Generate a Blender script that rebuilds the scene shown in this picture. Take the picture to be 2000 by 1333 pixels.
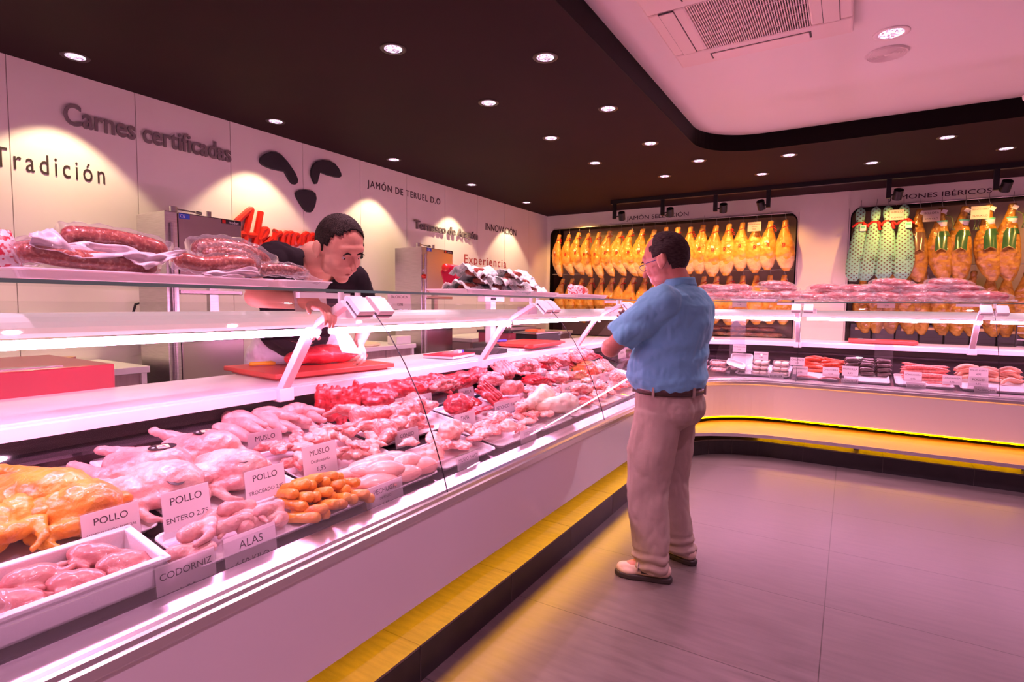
import bpy, math, random
from mathutils import Vector, Matrix, Euler, noise
random.seed(7)
for o in list(bpy.data.objects): bpy.data.objects.remove(o)
SC = bpy.context.scene; COL = SC.collection
PI = math.pi; V = Vector
# ------------------------------------------------------------------ camera
H = 1.38; YAW, PIT, ROL, FPX = -.549827, -.0677825, .00982913, 1073.7
cy, sy, cp, sp = math.cos(YAW), math.sin(YAW), math.cos(PIT), math.sin(PIT)
CF = V((sy*cp, cy*cp, sp)); R0 = V((cy, -sy, 0)); U0 = R0.cross(CF)
CR = R0*math.cos(ROL)+U0*math.sin(ROL); CU = -R0*math.sin(ROL)+U0*math.cos(ROL)
cam = bpy.data.cameras.new('camera'); camo = bpy.data.objects.new('camera', cam); COL.objects.link(camo)
cam.sensor_fit = 'HORIZONTAL'; cam.sensor_width = 36; cam.lens = FPX/2000*36; cam.clip_start = .02; cam.clip_end = 60
mm = Matrix((CR, CU, -CF)).transposed().to_4x4(); mm.translation = V((0, 0, H)); camo.matrix_world = mm
SC.camera = camo
# ------------------------------------------------------------------ world and view
w = bpy.data.worlds.new('world'); SC.world = w; w.use_nodes = True
bg = w.node_tree.nodes['Background']; bg.inputs[0].default_value = (.85, .28, .55, 1); bg.inputs[1].default_value = .45
vs = SC.view_settings; vs.view_transform = 'Standard'; vs.look = 'None'; vs.exposure = 0.08; vs.gamma = 1; vs.use_curve_mapping = False
# light strengths
TUBE = 76.0; WASH = 84.0; DOWN = 78.0; HAM = 44.0; STRIP = 26.0

def spot(name, loc, aim, power, col, deg, blend=.3, size=.03):
    l = bpy.data.lights.new(name, 'SPOT'); l.energy = power; l.color = col; l.spot_size = math.radians(deg); l.spot_blend = blend
    l.shadow_soft_size = size
    o = bpy.data.objects.new(name, l); COL.objects.link(o); o.location = loc
    o.rotation_euler = (V(aim)-V(loc)).to_track_quat('-Z', 'Y').to_euler(); return o
# ------------------------------------------------------------------ pixel -> place helpers (distances measured from the photograph)
def ray(x, y): return CR*((x-1000)/FPX)+CU*(-(y-666.5)/FPX)+CF
C0 = V((0, 0, H))
def onz(x, y, z): r = ray(x, y); return C0+r*((z-H)/r.z)
def onx(x, y, X): r = ray(x, y); return C0+r*(X/r.x)
def ony(x, y, Y): r = ray(x, y); return C0+r*(Y/r.y)
def atd(x, y, D): return C0+ray(x, y)*D
DS, DZ, DX = .16, .66, -1.34          # the sloping display deck
def deck(x, y, up=0.0):
    r = ray(x, y); t = (DZ+up+DS*DX-H)/(r.z+DS*r.x); return C0+r*t
def deckz(x): return DZ+DS*(DX-x)
def bdeckz(y): return DZ+DS*(y-5.94)
def bdeck(x, y, up=0.0):              # deck of the case along the back
    r = ray(x, y); t = (DZ+up-DS*5.94-H)/(r.z-DS*r.y); return C0+r*t

# ------------------------------------------------------------------ materials
def nt(name):
    m = bpy.data.materials.new(name); m.use_nodes = True; t = m.node_tree; return m, t, t.nodes['Principled BSDF']
def rgba(c): return (c[0], c[1], c[2], 1)
def mat(name, c, rough=.5, metal=0, c2=None, scale=20, bump=0, bscale=60, spec=.5, det=3, coat=0, emit=None, estr=0, sss=0, stretch=None, lo=.35, hi=.65, trans=0, alpha=1, sheen=0):
    m, t, b = nt(name)
    b.inputs['Base Color'].default_value = rgba(c); b.inputs['Roughness'].default_value = rough; b.inputs['Metallic'].default_value = metal
    b.inputs['Specular IOR Level'].default_value = spec; b.inputs['Coat Weight'].default_value = coat; b.inputs['Coat Roughness'].default_value = .12
    b.inputs['Alpha'].default_value = alpha; b.inputs['Sheen Weight'].default_value = sheen
    if sss: b.inputs['Subsurface Weight'].default_value = sss; b.inputs['Subsurface Radius'].default_value = (.01, .004, .003); b.inputs['Subsurface Scale'].default_value = 1
    if emit: b.inputs['Emission Color'].default_value = rgba(emit); b.inputs['Emission Strength'].default_value = estr
    tc = t.nodes.new('ShaderNodeTexCoord'); src = tc.outputs['Object']
    if stretch:
        mp = t.nodes.new('ShaderNodeMapping'); mp.inputs['Scale'].default_value = stretch; t.links.new(src, mp.inputs[0]); src = mp.outputs[0]
    if c2:
        n = t.nodes.new('ShaderNodeTexNoise'); n.inputs['Scale'].default_value = scale; n.inputs['Detail'].default_value = det; t.links.new(src, n.inputs['Vector'])
        r = t.nodes.new('ShaderNodeValToRGB'); r.color_ramp.elements[0].position = lo; r.color_ramp.elements[1].position = hi
        r.color_ramp.elements[0].color = rgba(c); r.color_ramp.elements[1].color = rgba(c2)
        t.links.new(n.outputs['Fac'], r.inputs[0]); t.links.new(r.outputs[0], b.inputs['Base Color'])
    if bump:
        n2 = t.nodes.new('ShaderNodeTexNoise'); n2.inputs['Scale'].default_value = bscale; n2.inputs['Detail'].default_value = 3; t.links.new(src, n2.inputs['Vector'])
        bp = t.nodes.new('ShaderNodeBump'); bp.inputs['Strength'].default_value = bump; bp.inputs['Distance'].default_value = .01
        t.links.new(n2.outputs['Fac'], bp.inputs['Height']); t.links.new(bp.outputs[0], b.inputs['Normal'])
    return m
def meat(name, stops, scale=14, wave=0, rough=.32, bump=.5, bscale=70, dist=4, coat=.3, stretch=None, sss=.0):
    """stops: [(pos, colour)...]: muscle, fat and skin patches of the thing itself"""
    m, t, b = nt(name); N = t.nodes.new; L = t.links.new
    b.inputs['Roughness'].default_value = rough; b.inputs['Coat Weight'].default_value = coat; b.inputs['Coat Roughness'].default_value = .1
    if sss: b.inputs['Subsurface Weight'].default_value = sss; b.inputs['Subsurface Radius'].default_value = (.012, .005, .004); b.inputs['Subsurface Scale'].default_value = 1
    tc = N('ShaderNodeTexCoord'); oi = N('ShaderNodeObjectInfo'); ad = N('ShaderNodeVectorMath'); ad.operation = 'ADD'
    L(tc.outputs['Object'], ad.inputs[0]); L(oi.outputs['Random'], ad.inputs[1])
    src = ad.outputs[0]
    if stretch:
        mp = N('ShaderNodeMapping'); mp.inputs['Scale'].default_value = stretch; L(src, mp.inputs[0]); src = mp.outputs[0]
    if wave:
        n = N('ShaderNodeTexNoise'); n.inputs['Scale'].default_value = scale*2.1; n.inputs['Detail'].default_value = 7; n.inputs['Roughness'].default_value = .66; n.inputs['Distortion'].default_value = dist*.22; mpw = N('ShaderNodeMapping'); mpw.inputs['Scale'].default_value = (.8, 1, 2.6); mpw.inputs['Rotation'].default_value = (.5, .3, .2); L(src, mpw.inputs[0]); src0 = src; src = mpw.outputs[0]
    else:
        n = N('ShaderNodeTexNoise'); n.inputs['Scale'].default_value = scale; n.inputs['Detail'].default_value = 4; n.inputs['Distortion'].default_value = dist*.25
    L(src, n.inputs['Vector']); r = N('ShaderNodeValToRGB'); e = r.color_ramp.elements
    while len(e) < len(stops): e.new(.5)
    for k, (p, c) in enumerate(stops): e[k].position = p; e[k].color = rgba(c)
    L(n.outputs['Fac'], r.inputs[0]); L(r.outputs[0], b.inputs['Base Color'])
    n2 = N('ShaderNodeTexNoise'); n2.inputs['Scale'].default_value = bscale; n2.inputs['Detail'].default_value = 3; L(src, n2.inputs['Vector'])
    bp = N('ShaderNodeBump'); bp.inputs['Strength'].default_value = bump; bp.inputs['Distance'].default_value = .006
    L(n2.outputs['Fac'], bp.inputs['Height']); L(bp.outputs[0], b.inputs['Normal']); return m
def glass(name, tint=(1, 1, 1), gloss=1.0, haze=0.0, ior=1.5):
    """thin clear sheet: transparent with a Fresnel reflection"""
    m = bpy.data.materials.new(name); m.use_nodes = True; t = m.node_tree; t.nodes.clear(); N = t.nodes.new; L = t.links.new
    out = N('ShaderNodeOutputMaterial'); tr = N('ShaderNodeBsdfTransparent'); tr.inputs[0].default_value = rgba(tint)
    g = N('ShaderNodeBsdfGlossy'); g.inputs[0].default_value = (gloss, gloss, gloss, 1); g.inputs[1].default_value = .02
    lw = N('ShaderNodeLayerWeight'); lw.inputs[0].default_value = .5; pw = N('ShaderNodeMath'); pw.operation = 'POWER'; pw.inputs[1].default_value = 4.5
    fr = N('ShaderNodeMath'); fr.operation = 'MULTIPLY_ADD'; fr.inputs[1].default_value = .9; fr.inputs[2].default_value = .055; mx = N('ShaderNodeMixShader')
    L(lw.outputs['Facing'], pw.inputs[0]); L(pw.outputs[0], fr.inputs[0])
    L(fr.outputs[0], mx.inputs[0]); L(tr.outputs[0], mx.inputs[1]); L(g.outputs[0], mx.inputs[2]); last = mx
    if haze:
        d = N('ShaderNodeBsdfDiffuse'); d.inputs[0].default_value = (.9, .9, .9, 1); m2 = N('ShaderNodeMixShader'); m2.inputs[0].default_value = haze
        L(mx.outputs[0], m2.inputs[1]); L(d.outputs[0], m2.inputs[2]); last = m2
    L(last.outputs[0], out.inputs[0]); return m
def emis(name, c, s):
    m = bpy.data.materials.new(name); m.use_nodes = True; t = m.node_tree; t.nodes.clear()
    out = t.nodes.new('ShaderNodeOutputMaterial'); e = t.nodes.new('ShaderNodeEmission'); e.inputs[0].default_value = rgba(c); e.inputs[1].default_value = s
    t.links.new(e.outputs[0], out.inputs[0]); return m

M = {}
M['wall'] = mat('white_wall_panel', (.78, .74, .70), .45, c2=(.75, .71, .67), scale=3)
M['black_ceiling'] = mat('black_paint', (.020, .008, .010), .7, c2=(.024, .009, .011), scale=2, spec=.12)
M['fascia'] = mat('black_gloss', (.004, .002, .002), .5, spec=.1)
M['white_ceiling'] = mat('white_plaster', (.82, .76, .76), .6)
M['white_metal'] = mat('white_enamel', (.84, .82, .83), .28)
M['grey_panel'] = mat('front_panel', (.70, .66, .67), .3, coat=.2)
M['steel'] = mat('brushed_steel', (.62, .60, .60), .3, 1, c2=(.52, .50, .50), scale=9, stretch=(1, 1, 30))
M['alu'] = mat('aluminium', (.80, .78, .80), .28, 1)
M['darksteel'] = mat('dark_steel', (.05, .035, .042), .16, .6, c2=(.085, .06, .072), scale=6, stretch=(1, .3, 12))
M['black'] = mat('black_plastic', (.008, .007, .008), .4)
M['blackmat'] = mat('black_rubber', (.012, .01, .01), .7)
M['tile_black'] = mat('black_plinth_tile', (.016, .013, .014), .35, c2=(.024, .019, .02), scale=12)
M['marble'] = mat('white_worktop', (.80, .78, .77), .25, c2=(.76, .73, .73), scale=6)
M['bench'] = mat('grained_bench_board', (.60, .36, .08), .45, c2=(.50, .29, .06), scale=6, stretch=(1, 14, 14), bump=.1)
M['plinth_top'] = mat('plinth_tile_top', (.16, .13, .10), .5, c2=(.12, .10, .08), scale=9, stretch=(1, 6, 1), bump=.1)
M['glass'] = glass('clear_glass', (.97, .99, .98), .9)
M['shelf_glass'] = glass('shelf_glass', (.93, .97, .95), .9)
M['glass_edge'] = mat('green_glass_edge', (.10, .22, .18), .15, coat=.5)
M['acrylic'] = glass('clear_acrylic', (.97, .95, .97), .8, haze=.03)
M['film'] = glass('plastic_film', (.97, .95, .97), 1.0, haze=.08)
M['bagfilm'] = glass('vacuum_bag_film', (.97, .95, .97), 1.0, haze=.10)
M['tube'] = emis('pink_tube_light', (1, .38, .72), TUBE)
M['amber'] = emis('amber_led', (1, .45, .0), STRIP)
M['amber2'] = emis('amber_led_bench', (1, .42, .0), 18)
M['paper'] = mat('white_paper', (.82, .79, .79), .5)
def translucent(m_, f, c):
    t = m_.node_tree; b = t.nodes['Principled BSDF']; o = [n for n in t.nodes if n.type == 'OUTPUT_MATERIAL'][0]; tl = t.nodes.new('ShaderNodeBsdfTranslucent'); tl.inputs[0].default_value = rgba(c); mx = t.nodes.new('ShaderNodeMixShader'); mx.inputs[0].default_value = f
    t.links.new(b.outputs[0], mx.inputs[1]); t.links.new(tl.outputs[0], mx.inputs[2]); t.links.new(mx.outputs[0], o.inputs[0])
M['card'] = mat('thin_white_card', (.82, .79, .79), .5); translucent(M['card'], .7, (.95, .92, .92))
M['cover_glow'] = mat('white_lamp_housing_glow', (.88, .85, .84), .35, emit=(1, .82, .84), estr=.30)  # faint emission stands in for room light falling on the white tube cover
M['ink'] = mat('black_ink', (.02, .02, .025), .6)
M['greyink'] = mat('grey_ink', (.22, .2, .21), .6)
M['red'] = mat('red_paint', (.62, .02, .012), .3, coat=.3)
M['redboard'] = mat('red_cutting_board', (.66, .07, .05), .4, c2=(.58, .05, .04), scale=8, bump=.08)
M['tray'] = mat('white_tray', (.80, .76, .80), .3)
M['foam'] = mat('white_foam_box', (.83, .81, .83), .6, bump=.1, bscale=200)

# ------------------------------------------------------------------ mesh building
class MB:
    def __init__(s): s.v = []; s.f = []; s.mi = []
    def add(s, vs, fs, k=0):
        b = len(s.v); s.v += [tuple(p) for p in vs]; s.f += [tuple(b+i for i in f) for f in fs]; s.mi += [k]*len(fs); return s
    def box(s, c, d, R=None, k=0):
        c = V(c); vs = []
        for x in (-.5, .5):
            for y in (-.5, .5):
                for z in (-.5, .5):
                    p = V((x*d[0], y*d[1], z*d[2])); vs.append(c+(R@p if R else p))
        return s.add(vs, [(0, 1, 3, 2), (4, 6, 7, 5), (0, 4, 5, 1), (2, 3, 7, 6), (0, 2, 6, 4), (1, 5, 7, 3)], k)
    def bx(s, x0, x1, y0, y1, z0, z1, k=0): return s.box(((x0+x1)/2, (y0+y1)/2, (z0+z1)/2), (abs(x1-x0), abs(y1-y0), abs(z1-z0)), k=k)
    def tube(s, pts, r, n=10, cap=True, k=0, flat=1.0, up=None):
        pts = [V(p) for p in pts]; m = len(pts); rs = r if isinstance(r, (list, tuple)) else [r]*m
        T = [(pts[min(i+1, m-1)]-pts[max(i-1, 0)]).normalized() for i in range(m)]
        a = V(up) if up else (V((0, 0, 1)) if abs(T[0].z) < .9 else V((1, 0, 0)))
        N_ = (a-T[0]*a.dot(T[0])).normalized(); vs = []; fs = []
        for i in range(m):
            N_ = (N_-T[i]*N_.dot(T[i])).normalized(); B = T[i].cross(N_)
            for j in range(n):
                q = 2*PI*j/n; vs.append(pts[i]+(N_*math.cos(q)*flat+B*math.sin(q))*rs[i])
        for i in range(m-1):
            for j in range(n):
                fs.append((i*n+j, i*n+(j+1) % n, (i+1)*n+(j+1) % n, (i+1)*n+j))
        if cap: fs += [tuple(range(n-1, -1, -1)), tuple((m-1)*n+j for j in range(n))]
        return s.add(vs, fs, k)
    def cyl(s, a, b, r, r2=None, n=16, k=0): return s.tube([a, b], [r, r if r2 is None else r2], n, k=k)
    def ell(s, c, r, R=None, n=16, m=10, k=0):
        c = V(c); r = (r, r, r) if not isinstance(r, (tuple, list)) else r; vs = [c+(R@V((0, 0, -r[2])) if R else V((0, 0, -r[2])))]; fs = []
        for i in range(1, m):
            th = -PI/2+PI*i/m
            for j in range(n):
                ph = 2*PI*j/n; p = V((r[0]*math.cos(th)*math.cos(ph), r[1]*math.cos(th)*math.sin(ph), r[2]*math.sin(th))); vs.append(c+(R@p if R else p))
        p = V((0, 0, r[2])); vs.append(c+(R@p if R else p)); last = len(vs)-1
        for j in range(n): fs.append((0, 1+(j+1) % n, 1+j)); fs.append((last, last-n+j, last-n+(j+1) % n))
        for i in range(m-2):
            for j in range(n):
                a = 1+i*n; fs.append((a+j, a+(j+1) % n, a+n+(j+1) % n, a+n+j))
        return s.add(vs, fs, k)
    def cap(s, a, b, r0, r1=None, n=14, k=0):
        """rounded limb from a to b"""
        a, b = V(a), V(b); r1 = r0 if r1 is None else r1; d = (b-a).normalized()
        P = []; Rr = []
        for t in (-.98, -.8, -.5, 0): P.append(a+d*r0*t); Rr.append(r0*math.sqrt(1-t*t))
        for t in (0, .5, .8, .98): P.append(b+d*r1*t); Rr.append(r1*math.sqrt(1-t*t))
        return s.tube(P, Rr, n, k=k)
    def lathe(s, prof, n=24, c=(0, 0, 0), R=None, k=0, close=False):
        c = V(c); vs = []; fs = []; m = len(prof)
        for r, z in prof:
            for j in range(n):
                q = 2*PI*j/n; p = V((r*math.cos(q), r*math.sin(q), z)); vs.append(c+(R@p if R else p))
        for i in range(m-1+(1 if close else 0)):
            for j in range(n):
                a, b = i*n, ((i+1) % m)*n; fs.append((a+j, a+(j+1) % n, b+(j+1) % n, b+j))
        if not close:
            if prof[0][0] > 1e-6: fs.append(tuple(range(n-1, -1, -1)))
            if prof[-1][0] > 1e-6: fs.append(tuple((m-1)*n+j for j in range(n)))
        return s.add(vs, fs, k)
    def prism(s, poly, f, a, b, k=0):
        """poly of (u, v); f(u, v, w) -> point; extruded w=a..b"""
        n = len(poly); vs = [f(u, v, a) for u, v in poly]+[f(u, v, b) for u, v in poly]
        return s.add(vs, [tuple(range(n-1, -1, -1)), tuple(range(n, 2*n))]+[(i, (i+1) % n, n+(i+1) % n, n+i) for i in range(n)], k)
    def grid(s, f, nu, nv, k=0, closeu=False):
        vs = [f(i/(nu if closeu else nu-1), j/(nv-1)) for i in range(nu) for j in range(nv)]
        fs = [(i*nv+j, ((i+1) % nu)*nv+j, ((i+1) % nu)*nv+j+1, i*nv+j+1) for i in range(nu if closeu else nu-1) for j in range(nv-1)]
        return s.add(vs, fs, k)
    def mesh(s, name, smooth=False):
        me = bpy.data.meshes.new(name); me.from_pydata(s.v, [], s.f); me.polygons.foreach_set('material_index', s.mi)
        if smooth: me.polygons.foreach_set('use_smooth', [True]*len(s.f))
        me.update(); return me
def fixn(me):
    import bmesh
    b = bmesh.new(); b.from_mesh(me); bmesh.ops.recalc_face_normals(b, faces=b.faces); b.to_mesh(me); b.free()
def obj(name, mb, m, parent=None, smooth=False, bevel=0, loc=None, rot=None, solid=0, sub=0):
    me = mb if isinstance(mb, bpy.types.Mesh) else mb.mesh(name, smooth)
    if not isinstance(mb, bpy.types.Mesh): fixn(me)
    if m is not None:
        me.materials.clear()
        for q in (m if isinstance(m, (list, tuple)) else [m]): me.materials.append(q)
    o = bpy.data.objects.new(name, me); COL.objects.link(o)
    if parent: o.parent = parent
    if loc is not None: o.location = loc
    if rot is not None: o.rotation_euler = rot
    if solid: q = o.modifiers.new('s', 'SOLIDIFY'); q.thickness = solid; q.offset = 0
    if sub: q = o.modifiers.new('u', 'SUBSURF'); q.levels = sub; q.render_levels = sub
    if bevel: q = o.modifiers.new('b', 'BEVEL'); q.width = bevel; q.segments = 2; q.limit_method = 'ANGLE'
    return o
def tag(o, label, cat=None, group=None, kind=None):
    if label: o['label'] = label
    if cat: o['category'] = cat
    if group: o['group'] = group
    if kind: o['kind'] = kind
    return o
def thing(name, label, cat, loc=(0, 0, 0), rot=(0, 0, 0), group=None):
    o = bpy.data.objects.new(name, None); o.empty_display_size = .05; COL.objects.link(o); o.location = loc; o.rotation_euler = rot
    return tag(o, label, cat, group)
def struct(name, mb, m, **k):
    o = obj(name, mb, m, **k); o['kind'] = 'structure'; return o
def dup(root, loc=None, rot=None, label=None, group=None, scale=None):
    def cpy(a, p):
        c = a.copy(); COL.objects.link(c); c.parent = p
        for ch in list(KIDS.get(a.name, a.children)): cpy(ch, c)
        return c
    r = cpy(root, None)
    if loc is not None: r.location = loc
    if rot is not None: r.rotation_euler = rot
    if scale is not None: r.scale = (scale,)*3 if isinstance(scale, (int, float)) else scale
    if label: r['label'] = label
    if group: r['group'] = group
    return r
KIDS = {}
def push(me, f):
    n = len(me.vertices); a = [0.0]*(3*n); me.vertices.foreach_get('normal', a); b = [0.0]*(3*n); me.vertices.foreach_get('co', b)
    for i in range(n):
        nn = V(a[3*i:3*i+3]); co = V(b[3*i:3*i+3]); r = co+nn*f(co, nn); b[3*i:3*i+3] = r
    me.vertices.foreach_set('co', b); me.update()
def organic(mb, voxel=.004, it=4, disp=0, dscale=.03, seed=0, dec=0):
    """closed overlapping lumps grown together into one continuous skin"""
    me = mb.mesh('tmp'); fixn(me); o = bpy.data.objects.new('tmp', me); COL.objects.link(o)
    r = o.modifiers.new('r', 'REMESH'); r.mode = 'VOXEL'; r.voxel_size = voxel; r.use_smooth_shade = True
    if it: q = o.modifiers.new('s', 'SMOOTH'); q.iterations = it; q.factor = .6
    if dec: q = o.modifiers.new('d', 'DECIMATE'); q.ratio = dec
    dg = bpy.context.evaluated_depsgraph_get(); dg.update(); m2 = bpy.data.meshes.new_from_object(o.evaluated_get(dg))
    bpy.data.objects.remove(o); bpy.data.meshes.remove(me)
    if disp:
        def f_(co, n): p = co/dscale+V((seed*7.3, 0, 0)); return noise.noise(p)*disp+noise.noise(p*2.7)*disp*.4
        push(m2, f_)
    m2.polygons.foreach_set('use_smooth', [True]*len(m2.polygons)); m2.update(); return m2
_txt = {}
def textmesh(body, extrude=0, bold=0, shear=0, res=4, spacing=1.0):
    key = (body, extrude, bold, shear, spacing)
    if key in _txt: return _txt[key]
    c = bpy.data.curves.new('t', 'FONT'); c.body = body; c.size = 1; c.extrude = extrude; c.offset = bold; c.shear = shear; c.resolution_u = res; c.space_character = spacing
    o = bpy.data.objects.new('t', c); COL.objects.link(o); dg = bpy.context.evaluated_depsgraph_get(); dg.update()
    me = bpy.data.meshes.new_from_object(o.evaluated_get(dg)); bpy.data.objects.remove(o)
    xs = [v.co.x for v in me.vertices]; ys = [v.co.y for v in me.vertices]
    bb = (min(xs), max(xs), min(ys), max(ys)); _txt[key] = (me, bb); return _txt[key]
def addtext(mb, body, frame, u0, u1, v0, v1, w=0.0006, depth=0, bold=0, shear=0, k=0, keep=True, spacing=1.0):
    """frame(u, v, w) -> point; text fitted into u0..u1 by v0..v1 (keep: height rules, centred)"""
    me, (a, b, c, d) = textmesh(body, 0, bold, shear, spacing=spacing); sx = (u1-u0)/(b-a); sy_ = (v1-v0)/(d-c)
    if keep: s_ = min(sx, sy_); sx = sy_ = s_; u0 = (u0+u1)/2-s_*(b-a)/2; v0 = (v0+v1)/2-s_*(d-c)/2
    P = [(u0+(v.co.x-a)*sx, v0+(v.co.y-c)*sy_) for v in me.vertices]
    fs = [tuple(p.vertices) for p in me.polygons]
    if not depth: mb.add([frame(u, v, w) for u, v in P], fs, k); return
    n = len(P); edge = {}
    for f in fs:
        for i in range(len(f)):
            e = (f[i], f[(i+1) % len(f)]); edge[e] = 1
    side = [(e[0], e[1], n+e[1], n+e[0]) for e in edge if (e[1], e[0]) not in edge]
    mb.add([frame(u, v, w) for u, v in P]+[frame(u, v, w+depth) for u, v in P], [tuple(reversed(f)) for f in fs]+[tuple(n+i for i in f) for f in fs]+side, k)
def wallL(u, v, w): return V((-4.25+w, u, v))
def wallB(u, v, w): return V((u, 8.0-w, v))
# ================================================================== THE ROOM
XR = 3.4; YF = -2.6
# floor: large format tiles
m, t, b = nt('floor_tile'); N = t.nodes.new; L = t.links.new
tc = N('ShaderNodeTexCoord'); br = N('ShaderNodeTexBrick'); br.offset = 0; br.inputs['Scale'].default_value = 1; br.inputs['Mortar Size'].default_value = .0022
br.inputs['Brick Width'].default_value = 1.36; br.inputs['Row Height'].default_value = .68; br.inputs['Color1'].default_value = (.185, .145, .14, 1); br.inputs['Color2'].default_value = (.17, .135, .13, 1); br.inputs['Mortar'].default_value = (.06, .045, .04, 1)
mp = N('ShaderNodeMapping'); mp.inputs['Location'].default_value = (.04, -.13, 0); L(tc.outputs['Object'], mp.inputs[0]); L(mp.outputs[0], br.inputs['Vector'])
nz = N('ShaderNodeTexNoise'); nz.inputs['Scale'].default_value = 5; nz.inputs['Detail'].default_value = 6
m2_ = N('ShaderNodeMapping'); m2_.inputs['Scale'].default_value = (1, 7, 1); L(tc.outputs['Object'], m2_.inputs[0]); L(m2_.outputs[0], nz.inputs['Vector'])
mx = N('ShaderNodeMix'); mx.data_type = 'RGBA'; mx.blend_type = 'MULTIPLY'; mx.inputs[0].default_value = .5; L(br.outputs['Color'], mx.inputs[6]); L(nz.outputs['Fac'], mx.inputs[7]); L(mx.outputs[2], b.inputs['Base Color'])
b.inputs['Roughness'].default_value = .3; rr = N('ShaderNodeMapRange'); rr.inputs[3].default_value = .24; rr.inputs[4].default_value = .42; L(nz.outputs['Fac'], rr.inputs[0]); L(rr.outputs[0], b.inputs['Roughness'])
b.inputs['Specular IOR Level'].default_value = .5
bp = N('ShaderNodeBump'); bp.inputs['Strength'].default_value = .06; bp.inputs['Distance'].default_value = .003; L(nz.outputs['Fac'], bp.inputs['Height']); L(bp.outputs[0], b.inputs['Normal'])
struct('floor', MB().bx(-4.35, XR, YF, 8.6, -.1, 0), m)
# left wall: white panels with fine joints
mb = MB(); mb.bx(-4.36, -4.262, YF, 8.6, 0, 2.95); y = 1.265-.68*6
while y < 8.0:
    mb.bx(-4.262, -4.25, max(y+.0025, YF), min(y+.6775, 8.0), 0, 2.8); y += .68
struct('wall_left', mb, M['wall'])
struct('wall_right', MB().bx(XR, XR+.1, YF, 8.6, 0, 2.95), M['wall'])
# back wall with two round cornered niches
NL, NR, NZ0, NZ1, ND = (-4.184, -.62), (-.04, 2.6), .88, 2.59, 8.46
def fillet(mb, cx, cz, sx, sz, r=.12, y0=8.0, y1=8.06, k=0):
    pts = [(cx, cz)]+[(cx+sx*r*(1-math.sin(q)), cz+sz*r*(1-math.cos(q))) for q in [PI/2*i/8 for i in range(9)]]
    mb.prism(pts, lambda u, v, w: (u, w, v), y0, y1, k)
mb = MB()
mb.bx(-4.25, XR, 8.0, 8.06, NZ1, 2.95); mb.bx(-4.25, XR, 8.0, 8.06, 0, NZ0); mb.bx(-4.25, NL[0], 8.0, 8.06, NZ0, NZ1)
mb.bx(NL[1], -.605, 8.0, 8.06, NZ0, NZ1); mb.bx(-.602, -.06, 7.992, 8.06, 0, 2.86); mb.bx(-.057, NR[0], 8.0, 8.06, NZ0, NZ1); mb.bx(NR[1], XR, 8.0, 8.06, NZ0, NZ1)
for a, b_ in (NL, NR): fillet(mb, a, NZ1, 1, -1); fillet(mb, b_, NZ1, -1, -1)
struct('wall_back', mb, M['wall'])
M['niche_tile'] = mat('beige_niche_tile', (.50, .40, .28), .5, c2=(.42, .33, .23), scale=3)
M['niche_dark'] = mat('dark_niche_lining', (.035, .018, .014), .5)
mb = MB(); mb.bx(-4.3, XR, ND, ND+.05, 0, 2.9)
struct('trim_1', mb, M['niche_tile'])
mb = MB(); mb.bx(-4.3, XR, 8.06, ND, NZ1+.02, NZ1+.06)
for a, b_ in (NL, NR):
    mb.bx(a-.05, a-.002, 8.06, ND, 0, NZ1+.02); mb.bx(b_+.002, b_+.05, 8.06, ND, 0, NZ1+.02)
mb.bx(-4.25, XR, 8.06, ND, NZ0-.04, NZ0)
struct('trim_2', mb, M['niche_dark'])
# black frame lip of each niche
for n_, (a, b_) in enumerate((NL, NR)):
    pts = []; r = .12
    def ring(o):
        P = [(a+o, NZ0)]; P += [(a+r-(r-o)*math.cos(q), NZ1-r+(r-o)*math.sin(q)) for q in [PI/2*i/8 for i in range(9)]]
        P += [(b_-r+(r-o)*math.sin(q), NZ1-r+(r-o)*math.cos(q)) for q in [PI/2*i/8 for i in range(9)]]; P += [(b_-o, NZ0)]; return P
    A, B = ring(0), ring(.014); n = len(A); vs = []; fs = []
    for y_ in (7.985, 8.10): vs += [(u, y_, v) for u, v in A]+[(u, y_, v) for u, v in B]
    for i in range(n-1): fs += [(i, i+1, n+i+1, n+i), (2*n+i, 3*n+i, 3*n+i+1, 2*n+i+1), (i, 2*n+i, 2*n+i+1, i+1), (n+i, n+i+1, 3*n+i+1, 3*n+i)]
    struct('trim_%d' % (n_+3), MB().add(vs, fs), M['fascia'])
# ceilings: black band round a raised white field with a rounded corner
HX, HY, HR = -1.24, 5.53, .52
arc = [(HX+HR-HR*math.cos(q), HY-HR+HR*math.sin(q)) for q in [PI/2*i/14 for i in range(15)]]
f3 = lambda u, v, w: (u, v, w)
mb = MB(); mb.bx(-4.3, HX, YF, HY-HR, 2.8, 2.9)
poly = [(-4.3, HY-HR)]+arc+[(XR, HY), (XR, 8.6), (-4.3, 8.6)]
mb.prism(poly, f3, 2.8, 2.9); struct('ceiling', mb, M['black_ceiling'])
mb = MB(); line = [(HX, YF)]+arc+[(XR, HY)]
vs = [(x, y, z) for z in (2.799, 2.945) for x, y in line]; n = len(line)
mb.add(vs, [(i, i+1, n+i+1, n+i) for i in range(n-1)]); struct('trim_5', mb, M['fascia'], solid=.006)
struct('ceiling.001', MB().bx(HX-.5, XR, YF, HY+.4, 2.945, 3.0), M['white_ceiling'])
# joints of the back panels read as grooves; baseboard of the shop front side
struct('baseboard_right', MB().bx(XR-.015, XR, YF, 8.0, 0, .1), M['tile_black'])

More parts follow.
